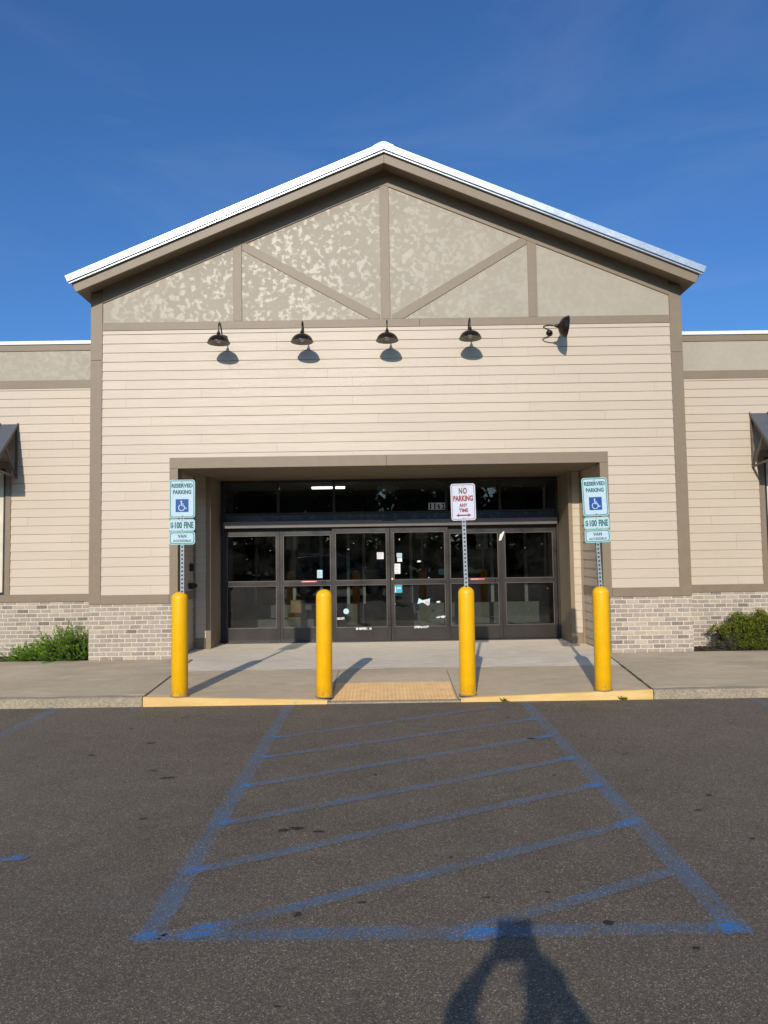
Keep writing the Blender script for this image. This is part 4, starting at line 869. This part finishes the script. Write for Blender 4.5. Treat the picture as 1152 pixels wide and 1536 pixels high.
def reserved_sign():
    r = empty('reserved_parking_sign', (0, 0, 0), 'x', 'parking sign', 'reserved parking signs')
    sign_post(r, 0.0, 1.30)
    y = -0.0360; yt = y-0.0032
    p = panel(r, 'sign_panel', -0.153, 0.153, 0.890, 1.345, 0.032, M['signw'], M['signg'], 0.010, 0.0075)
    mb = MB(); ring(mb, rrect(-0.1535, 0.1535, 0.8895, 1.3455, 0.032), rrect(-0.143, 0.143, 0.90, 1.335, 0.027), y-0.0021, y-0.0003); mb.build('edge', M['signc'], p)
    mb = MB(); text_mesh(mb, 'RESERVED', 0, 1.275, 0.252, 0.050, yt, 0, 0.045); text_mesh(mb, 'PARKING', 0, 1.198, 0.218, 0.050, yt, 0, 0.045); mb.build('lettering', M['signg'], p, recalc=False)
    mb = MB(); mb.prism(rrect(-0.077, 0.077, 0.960, 1.114, 0.004, 2), y-0.0025, y-0.0017); mb.build('blue_square', M['signb'], p)
    mb = MB(); yy = y-0.0031; sc = 1.0; ox, oz = -0.004, 1.034
    disc(mb, ox-0.006, oz+0.052, 0.0105, yy, 0)
    stroke(mb, [(ox-0.005, oz+0.040), (ox-0.002, oz+0.002), (ox+0.026, oz+0.000), (ox+0.040, oz-0.034), (ox+0.056, oz-0.028)], 0.0125, yy, 0)
    stroke(mb, [(ox-0.004, oz+0.022), (ox+0.022, oz+0.020)], 0.009, yy-0.0002, 0)
    arc = [(ox-0.002+0.035*math.cos(R(a)), oz-0.022+0.035*math.sin(R(a))) for a in range(118, 350, 12)]; stroke(mb, arc, 0.0095, yy-0.0004, 0)
    mb.build('wheelchair_symbol', M['signw'], p, recalc=False)
    p = panel(r, 'fine_panel', -0.153, 0.153, 0.735, 0.875, 0.030, M['signw'], M['signc'], 0.003, 0.010)
    mb = MB(); text_mesh(mb, '$', -0.120, 0.803, 0.038, 0.074, yt, 0, 0.015); text_mesh(mb, '100', -0.043, 0.805, 0.088, 0.078, yt, 0, 0.045); text_mesh(mb, 'FINE', 0.078, 0.805, 0.112, 0.078, yt, 0, 0.045); mb.build('lettering', M['signg'], p, recalc=False)
    p = panel(r, 'van_panel', -0.153, 0.153, 0.575, 0.728, 0.032, M['signw'], M['signg'], 0.010, 0.008)
    mb = MB(); ring(mb, rrect(-0.1535, 0.1535, 0.5745, 0.7285, 0.032), rrect(-0.143, 0.143, 0.585, 0.718, 0.027), y-0.0021, y-0.0003); mb.build('edge', M['signc'], p)
    mb = MB(); text_mesh(mb, 'VAN', 0, 0.674, 0.104, 0.038, yt, 0, 0.045, 1.1); text_mesh(mb, 'ACCESSIBLE', 0, 0.620, 0.212, 0.028, yt, 0, 0.035, 1.1); mb.build('lettering', M['signg'], p, recalc=False)
    bolts(r, (1.315, 0.915, 0.858, 0.750, 0.712, 0.592))
    return r
s0 = reserved_sign(); s0.location = (-2.395, 8.80, 1.300); s0['label'] = 'left reserved parking sign, standing straight in the bollard left of the entrance'
s1 = copy_tree(s0); s1.location = (2.543, 8.80, 1.252); s1.rotation_euler = (0, R(-1.9), R(3)); s1['label'] = 'right reserved parking sign, leaning slightly left in the bollard right of the entrance'
npk = empty('no_parking_sign', (0.965, 8.86, 1.31), 'white sign with red lettering and double arrow on post in third bollard', 'parking sign'); npk.rotation_euler = (0, R(-0.9), R(-1))
sign_post(npk, 0.0, 0.86)
pn = panel(npk, 'sign_panel', -0.147, 0.147, 0.805, 1.245, 0.032, M['signwr'], M['signr'], 0.012, 0.006)
mb = MB(); yt = -0.0394
text_mesh(mb, 'NO', 0, 1.158, 0.098, 0.074, yt, 0, 0.042, 1.15); text_mesh(mb, 'PARKING', 0, 1.068, 0.236, 0.070, yt, 0, 0.045); text_mesh(mb, 'ANY', 0, 0.985, 0.098, 0.046, yt, 0, 0.038); text_mesh(mb, 'TIME', 0, 0.925, 0.112, 0.046, yt, 0, 0.038)
mb.build('lettering', M['signr'], pn, recalc=False)
mb = MB(); z = 0.866; mb.add([(-0.088, yt, z), (-0.055, yt, z+0.022), (-0.055, yt, z+0.008), (0.055, yt, z+0.008), (0.055, yt, z+0.022), (0.088, yt, z), (0.055, yt, z-0.022), (0.055, yt, z-0.008), (-0.055, yt, z-0.008), (-0.055, yt, z-0.022)], [tuple(range(10))]); mb.build('double_arrow', M['signr'], pn, recalc=False)
bolts(npk, (1.215, 0.832))

# ------------------------------------------------------------------ plants
def leafq(mb, p, d, n, L, wd, tone, mi=0):
    d = d.normalized(); s_ = d.cross(n)
    if s_.length < 1e-3: s_ = d.orthogonal()
    s_.normalize(); a = p; m = p + d*L*0.5; e = p + d*L
    mb.add([a, m + s_*wd/2, e, m - s_*wd/2], [(0, 1, 2, 3)], mi, tone)
def rv(r): 
    while True:
        v = Vector((r.uniform(-1, 1), r.uniform(-1, 1), r.uniform(-1, 1)))
        if 0.05 < v.length < 1: return v.normalized()
r = random.Random(5)
jn = empty('juniper_shrub', (-5.1, 12.2, 0.07), 'low spreading green juniper in the bed against the left brick wall', 'shrub')
lv = MB(); st = MB()
for k in range(430):
    t = r.random()
    bx = -5.95 + 1.15*t + r.uniform(-.04, .04); by = r.uniform(11.92, 12.55)
    hmax = 0.10 + 0.12*min(1, t*2)
    if r.random() < 0.55: bx = r.uniform(-5.35, -4.85)
    lean = Vector((r.uniform(-1.4, 0.5), r.uniform(-0.9, 0.35), r.uniform(0.15, 0.75)))
    if bx > -5.15 and r.random() < 0.6: lean.z += 0.6
    L = r.uniform(0.26, 0.62)*(1.0 if bx > -5.5 else 0.60)
    p = Vector((bx, by, 0.07)); d = lean.normalized(); pts = [p.copy()]
    for i in range(7):
        d = (d + rv(r)*0.16 + Vector((0, 0, 0.02))).normalized(); p = p + d*L/7
        if p.y > 12.64: p.y = 12.64
        if p.x > -4.76: p.x = -4.76
        pts.append(p.copy())
        for q in range(11):
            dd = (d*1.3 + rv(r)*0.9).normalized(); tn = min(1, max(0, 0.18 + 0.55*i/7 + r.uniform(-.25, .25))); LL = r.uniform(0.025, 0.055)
            e = p + dd*LL
            if e.y < 12.68 and e.x < -4.73: leafq(lv, p + rv(r)*0.008, dd, rv(r), LL, 0.009, tn)
    st.tube(pts, [0.004]*len(pts), 4, cap=False)
st.tube([(-5.75, 12.1, 0.15), (-5.95, 12.05, 0.22), (-6.12, 12.0, 0.30), (-6.25, 12.0, 0.38)], [0.006, 0.005, 0.003, 0.002], 5)
for o in (lv.build('foliage', M['juniper'], None, recalc=False), st.build('stem', M['bark'], None)): o.parent = jn; o.matrix_parent_inverse = Matrix.Translation((5.1, -12.2, -0.07))
sh = empty('round_shrub', (6.05, 12.25, 0.07), 'rounded yellow green shrub in the mulch bed before the right brick wall', 'shrub')
lv = MB(); st = MB(); dd_ = MB()
for k in range(2300):
    a = rv(r); a.z = abs(a.z)*0.98; u = a; rad = r.uniform(0.55, 1.0)**0.5
    c = Vector((6.10, 12.27, 0.12)); lump = 1 + 0.12*math.sin(5*math.atan2(a.y, a.x)+3*a.z) + 0.10*math.sin(11*a.x+7*a.z)
    p = c + Vector((u.x*0.76, u.y*0.36, u.z*0.54))*rad*lump
    if p.y > 12.64: continue
    dead = p.x < 5.62 and p.z < 0.34 and r.random() < 0.8
    for q in range(10):
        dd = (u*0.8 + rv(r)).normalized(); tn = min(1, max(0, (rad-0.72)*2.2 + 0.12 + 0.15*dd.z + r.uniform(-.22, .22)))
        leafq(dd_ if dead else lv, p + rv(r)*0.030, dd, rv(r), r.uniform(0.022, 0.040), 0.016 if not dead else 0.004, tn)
for k in range(60):
    a = rv(r); a.z = abs(a.z); st.tube([(6.10+r.uniform(-.1, .1), 12.27, 0.05), (6.10+a.x*0.4, 12.27+a.y*0.15, 0.1+a.z*0.26), (6.10+a.x*0.74, min(12.62, 12.27+a.y*0.33), 0.1+a.z*0.47)], [0.008, 0.005, 0.002], 4, cap=False)
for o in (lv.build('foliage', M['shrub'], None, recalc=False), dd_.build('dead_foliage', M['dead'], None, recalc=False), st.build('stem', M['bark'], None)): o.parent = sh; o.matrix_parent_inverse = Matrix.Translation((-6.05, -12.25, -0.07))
for x, lab, n in ((1.36, 'tiny weed at the kerb right of the tactile paving', 26), (2.74, 'tiny weed at the kerb before the far right bollard', 34)):
    mb = MB(); 
    for q in range(n):
        dd = Vector((r.uniform(-1, 1), r.uniform(-.7, .3), r.uniform(0.15, 0.9))).normalized(); leafq(mb, Vector((r.uniform(-.035, .035), -0.008, 0.003)), dd, rv(r), r.uniform(0.03, 0.07), 0.010, r.random())
    o = mb.build('weed', M['shrub'], loc=(x, KY, 0), recalc=False); tag(o, lab, 'weed', 'weeds in the kerb joint')

# ------------------------------------------------------------------ behind the camera (seen reflected in the door glass)
def make_tree(seed, H_):
    r = random.Random(seed); e = empty('leafy_tree', (0, 0, 0), 'tall dark leafy tree across the parking lot, seen only reflected in the door glass', 'tree', 'trees reflected in the entrance glass')
    t = MB(); t.tube([(0, 0, 0), (0.1, 0, H_*0.25), (-0.05, 0.1, H_*0.5), (0, 0, H_*0.8)], [0.28, 0.22, 0.15, 0.05], 8)
    c = MB(); cl = []
    for k in range(54):
        a = rv(r); p = Vector((a.x*2.9, a.y*2.6, H_*0.52 + a.z*H_*0.47)) * 1.0; cl.append((p, r.uniform(0.7, 1.3)))
        t.tube([(0, 0, H_*0.3+0.25*p.z*0.5), tuple(p*0.6+Vector((0, 0, 0.2*p.z))), tuple(p)], [0.08, 0.05, 0.02], 5, cap=False)
    for p, s_ in cl:
        for q in range(150):
            u = rv(r)*s_*r.uniform(0.3, 1)**0.5; pp = p+u; leafq(c, pp, rv(r), rv(r), 0.36, 0.26, min(1, max(0, 0.4+u.z*0.25+r.uniform(-.3, .3))))
    c.build('crown', M['treeleaf'], e, recalc=False); t.build('trunk', M['bark'], e); return e
ta, tb2 = make_tree(1, 9.5), make_tree(2, 8.2)
used = set()
for i in range(17):
    x = -36 + 4.5*i + rnd.uniform(-1, 1); src = ta if i % 2 else tb2
    o = src if src.name not in used else copy_tree(src); used.add(src.name)
    o.location = (x, -38 + rnd.uniform(-4, 3), 0); o.rotation_euler = (0, 0, rnd.uniform(0, 6)); k = rnd.uniform(1.0, 1.3); o.scale = (k*1.15, k*1.15, k)
gs = MB(); gs.add([(-80, -100, 0.03), (80, -100, 0.03), (80, -30, 0.03), (-80, -30, 0.03)], [(0, 1, 2, 3)]); gs.build('grass_verge', simple('grass', (0.05, 0.09, 0.02), 0.9, var=0.4), None)['kind'] = 'structure'
# parked car
car = empty('parked_car', (-1.9, -3.6, 0), 'dark blue SUV parked broadside behind the photographer, reflected in the left door glass', 'car')
Mcar = simple('car_paint', (0.012, 0.022, 0.06), 0.18, 0.3, spec=0.8, var=0.05); Mcg = simple('car_glass', (0.02, 0.025, 0.03), 0.05)
def side_loft(mb, prof, ys, mi=0):
    # prof: closed side outline (x,z); ys: list of (y, scale_x, inset_z)
    n = len(prof); rows = []
    for y, sx, dz in ys:
        rows += [(x*sx, y, z+dz*(1 if z > 0.9 else 0)) for x, z in prof]
    k = len(ys)
    mb.add(rows, [tuple(range(n)), tuple((k-1)*n+i for i in range(n-1, -1, -1))] + [(j*n+i, j*n+(i+1) % n, (j+1)*n+(i+1) % n, (j+1)*n+i) for j in range(k-1) for i in range(n)], mi)
def arch(cx): return [(cx+0.40*math.cos(R(a)), 0.34+0.40*math.sin(R(a))) for a in range(180, -1, -20)]
low = [(-2.30, 0.34)] + [(-2.28, 0.62), (-2.25, 0.95), (-2.18, 1.08)] + [(1.10, 1.08), (1.75, 1.02), (2.15, 0.90), (2.28, 0.72), (2.32, 0.45), (2.25, 0.30)] + list(reversed(arch(1.42))) + list(reversed(arch(-1.42)))
mb = MB(); side_loft(mb, low, [(-0.90, 0.985, -0.05), (-0.86, 1, 0), (0.86, 1, 0), (0.90, 0.985, -0.05)]); body = mb.build('body', Mcar, car, smooth=True, bevel=0.02)
top = [(-2.15, 1.06), (-2.02, 1.50), (-1.80, 1.66), (-0.6, 1.72), (0.15, 1.68), (0.48, 1.55), (1.12, 1.06)]
mb = MB(); n = len(top); lo_ = [(x, -0.86, z) for x, z in top]; 
vs = [(x, -(0.86-0.22*(z-1.06)/0.6), z) for x, z in top] + [(x, (0.86-0.22*(z-1.06)/0.6), z) for x, z in top]
mb.add(vs, [tuple(range(n)), tuple(range(2*n-1, n-1, -1))] + [(i, (i+1) % n, n+(i+1) % n, n+i) for i in range(n)]); mb.build('cabin', Mcar, car, bevel=0.03)
for s in (-1, 1):
    for q in ([(-1.95, 1.12), (-1.84, 1.46), (-1.10, 1.58), (-1.10, 1.12)], [(-1.03, 1.12), (-1.03, 1.59), (-0.25, 1.60), (-0.25, 1.12)], [(-0.18, 1.12), (-0.18, 1.60), (0.12, 1.58), (0.42, 1.46), (0.86, 1.12)]):
        mb = MB(); v = [(x, s*(0.86-0.22*(z-1.06)/0.6+0.012), z) for x, z in q] + [(x, s*(0.86-0.22*(z-1.06)/0.6-0.02), z) for x, z in q]; k = len(q)
        mb.add(v, [tuple(range(k)), tuple(range(2*k-1, k-1, -1))] + [(i, (i+1) % k, k+(i+1) % k, k+i) for i in range(k)]); mb.build('side_window', Mcg, car)
    for cx in (-1.42, 1.42):
        mb = MB(); mb.lathe([(0.20, -0.11), (0.32, -0.11), (0.345, -0.09), (0.345, 0.09), (0.32, 0.11), (0.20, 0.11)], 32, Matrix.Translation((cx, s*0.78, 0.345)) @ Matrix.Rotation(R(90), 4, 'X')); wh = mb.build('wheel', M['black'], car, smooth=True)
        mb = MB(); T = Matrix.Translation((cx, s*0.87, 0.345)) @ Matrix.Rotation(R(90), 4, 'X'); mb.lathe([(0.0, 0.02), (0.05, 0.02), (0.06, 0.0)], 16, T); mb.lathe([(0.18, 0.0), (0.22, 0.01), (0.22, -0.02)], 32, T)
        for a in range(5): mb.box(0.03, 0.20, -0.022, 0.022, -0.01, 0.012, M=T @ Matrix.Rotation(R(72*a), 4, 'Z'))
        mb.build('rim', M['galv'], wh, smooth=True)
    mb = MB(); mb.box(2.10, 2.27, s*0.62-0.16, s*0.62+0.16, 0.74, 0.88); mb.build('headlight', M['white'], car, bevel=0.02)
    mb = MB(); mb.box(-2.285, -2.21, s*0.72-0.10, s*0.72+0.10, 0.82, 1.02); mb.build('tail_light', M['signr'], car, bevel=0.01)
    mb = MB(); mb.box(0.72, 0.90, s*0.98-0.09, s*0.98+0.09, 1.08, 1.22); mb.build('wing_mirror', Mcar, car, bevel=0.02)
    mb = MB(); mb.tube([(-1.7, s*0.66, 1.71), (-1.6, s*0.66, 1.76), (0.0, s*0.66, 1.77), (0.1, s*0.66, 1.70)], 0.018, 8); mb.build('roof_rail', M['galv'], car)

# ------------------------------------------------------------------ the photographer (casts the shadow on the asphalt)
def skin_obj(name, chains, mat, parent, sub=2, root=0):
    me = bpy.data.meshes.new(name); bm = bmesh.new(); lay = bm.verts.layers.skin.verify(); ids = {}
    for ch in chains:
        prev = None
        for key, p, rad in ch:
            if key in ids: v = ids[key]
            else:
                v = bm.verts.new(p); v[lay].radius = (rad, rad) if not isinstance(rad, tuple) else rad; ids[key] = v
            if prev is not None and bm.edges.get((prev, v)) is None: bm.edges.new((prev, v))
            prev = v
    bm.verts.index_update()
    list(ids.values())[root][lay].use_root = True
    bm.to_mesh(me); bm.free(); me.materials.append(mat)
    o = bpy.data.objects.new(name, me); C.objects.link(o); o.parent = parent
    sk = o.modifiers.new('skin', 'SKIN'); sk.use_smooth_shade = True; sb = o.modifiers.new('sub', 'SUBSURF'); sb.levels = sub; sb.render_levels = sub
    return o
PX, PY = -0.035, -0.74
ppl = empty('person', (PX, PY, 0), 'photographer holding up a phone, whose shadow falls on the asphalt', 'person')
Msk = simple('skin', (0.50, 0.30, 0.21), 0.5, var=0.05); Mshirt = simple('shirt', (0.06, 0.10, 0.20), 0.9, bump=0.2); Mpants = simple('trousers', (0.05, 0.05, 0.06), 0.9); Mhair = simple('hair', (0.03, 0.02, 0.012), 0.7, bump=0.6)
# phone held in front at (PX-?), local coords relative to the person's feet
ph = Vector((-0.01, 0.44, 1.585))
hl, hr = ph + Vector((-0.088, -0.012, -0.030)), ph + Vector((0.086, -0.012, -0.030))
EL, ER = Vector((-0.272, 0.27, 1.420)), Vector((0.190, 0.27, 1.38))
body = [[('pel', (0, 0, 0.95), 0.145), ('waist', (0, 0.0, 1.10), 0.130), ('chest', (0, 0.0, 1.30), 0.150), ('ub', (0, 0.0, 1.43), 0.115), ('neck', (0, 0.01, 1.50), 0.058), ('nk2', (0.02, 0.03, 1.56), 0.060), ('head', (0.03, 0.05, 1.635), 0.086), ('crown', (0.03, 0.045, 1.70), 0.074)],
        [('head', None, 0), ('chin', (0.03, 0.105, 1.575), 0.032)], [('head', None, 0), ('nose', (0.03, 0.148, 1.632), 0.011)]]
for s, E_, Hh in ((-1, EL, hl), (1, ER, hr)):
    body.append([('ub', None, 0), ('sh%d' % s, (s*0.185, 0.0, 1.42), 0.062), ('ua%d' % s, tuple(Vector((s*0.185, 0, 1.42)).lerp(E_, 0.5)), 0.050), ('el%d' % s, tuple(E_), 0.040), ('fa%d' % s, tuple(E_.lerp(Hh, 0.5)), 0.034), ('wr%d' % s, tuple(E_.lerp(Hh, 0.80)), 0.029), ('pm%d' % s, tuple(Hh + Vector((s*0.004, -0.012, -0.01))), 0.032)])
    body.append([('pel', None, 0), ('hip%d' % s, (s*0.095, 0, 0.88), 0.092), ('kn%d' % s, (s*0.11, 0.01, 0.49), 0.060), ('an%d' % s, (s*0.125, -0.02, 0.09), 0.040), ('ft%d' % s, (s*0.135, 0.08, 0.045), 0.042), ('toe%d' % s, (s*0.145, 0.17, 0.035), 0.032)])
bd = skin_obj('body', body, Msk, ppl)
sh_ = [[('p', (0, 0, 0.97), 0.160), ('w', (0, 0, 1.10), 0.148), ('c', (0, 0, 1.30), 0.166), ('u', (0, 0, 1.42), 0.125), ('n', (0, 0.005, 1.475), 0.074)]]
for s, E_ in ((-1, EL), (1, ER)):
    sh_.append([('u', None, 0), ('s%d' % s, (s*0.19, 0, 1.425), 0.078), ('a%d' % s, tuple(Vector((s*0.19, 0, 1.42)).lerp(E_, 0.5)), 0.068), ('e%d' % s, tuple(E_), 0.056), ('f%d' % s, tuple(E_.lerp(hl if s < 0 else hr, 0.55)), 0.046)])
skin_obj('shirt', sh_, Mshirt, ppl)
skin_obj('trousers', [[('p', (0, 0, 0.95), 0.155), ('h-1', (-0.098, 0, 0.86), 0.105), ('k-1', (-0.112, 0.01, 0.49), 0.075), ('a-1', (-0.127, -0.02, 0.10), 0.062)], [('p', None, 0), ('h1', (0.098, 0, 0.86), 0.105), ('k1', (0.112, 0.01, 0.49), 0.075), ('a1', (0.127, -0.02, 0.10), 0.062)]], Mpants, ppl)
for s in (-1, 1): skin_obj('shoe', [[('a', (s*0.13, -0.05, 0.05), 0.048), ('b', (s*0.135, 0.06, 0.052), 0.052), ('c', (s*0.145, 0.18, 0.042), 0.040)]], M['black'], ppl)
skin_obj('hair', [[('a', (0.03, 0.02, 1.70), 0.086), ('b', (0.03, 0.0, 1.64), 0.086), ('c', (0.025, -0.01, 1.58), 0.064)]], Mhair, ppl)
for s in (-1, 1):
    mb = MB(); T = Matrix.Translation((0.03+s*0.031, 0.128, 1.645)); mb.lathe([(0.0, 0.011), (0.008, 0.008), (0.011, 0.0), (0.008, -0.008), (0.0, -0.011)], 12, T); mb.build('eye', M['white'], ppl, smooth='all')
    mb = MB(); mb.lathe([(0.0, 0.012), (0.012, 0.008), (0.017, 0.0), (0.012, -0.008), (0, -0.012)], 12, Matrix.Translation((0.03+s*0.088, 0.045, 1.63)) @ Matrix.Rotation(R(90), 4, 'Y') @ Matrix.Scale(1.7, 4, (1, 0, 0))); mb.build('ear', Msk, ppl, smooth='all')
    Hh = hl if s < 0 else hr
    for i in range(4):     # fingers curling behind and round the phone's edge
        z = 0.030 - 0.019*i; ln_ = (0.9, 1.0, 0.96, 0.8)[i]
        skin_obj('finger', [[('a', tuple(Hh + Vector((s*0.006, -0.004, z*0.8))), 0.0100), ('b', tuple(Hh + Vector((s*0.004, 0.022*ln_, z))), 0.0092), ('c', tuple(Hh + Vector((-s*0.012, 0.034*ln_, z*1.05))), 0.0084), ('d', tuple(Hh + Vector((-s*0.030*ln_, 0.030, z*1.08))), 0.0072)]], Msk, ppl, 1)
    skin_obj('thumb', [[('a', tuple(Hh + Vector((s*0.002, -0.015, -0.022))), 0.0125), ('b', tuple(Hh + Vector((-s*0.010, -0.018, -0.002))), 0.0105), ('c', tuple(Hh + Vector((-s*0.020, -0.010, 0.022))), 0.009)]], Msk, ppl, 1)
phn = empty('phone', (PX+ph.x, PY+ph.y, ph.z-0.075), 'black phone held upright in both hands of the photographer, only its shadow shows', 'phone')
mb = MB(); mb.prism(rrect(0.003, 0.081, 0.0, 0.160, 0.010), -0.005, 0.005); mb.build('case', M['black'], phn, bevel=0.002)
mb = MB(); mb.prism(rrect(-0.080, 0.002, 0.0, 0.160, 0.010), -0.003, 0.003); mb.build('shadow_flap', M['black'], phn, bevel=0.001)  # unseen cover flap added to widen the phone's cast shadow
mb = MB(); mb.prism(rrect(0.010, 0.074, 0.124, 0.150, 0.008), 0.0051, 0.007); mb.build('camera_bar', M['galv'], phn)
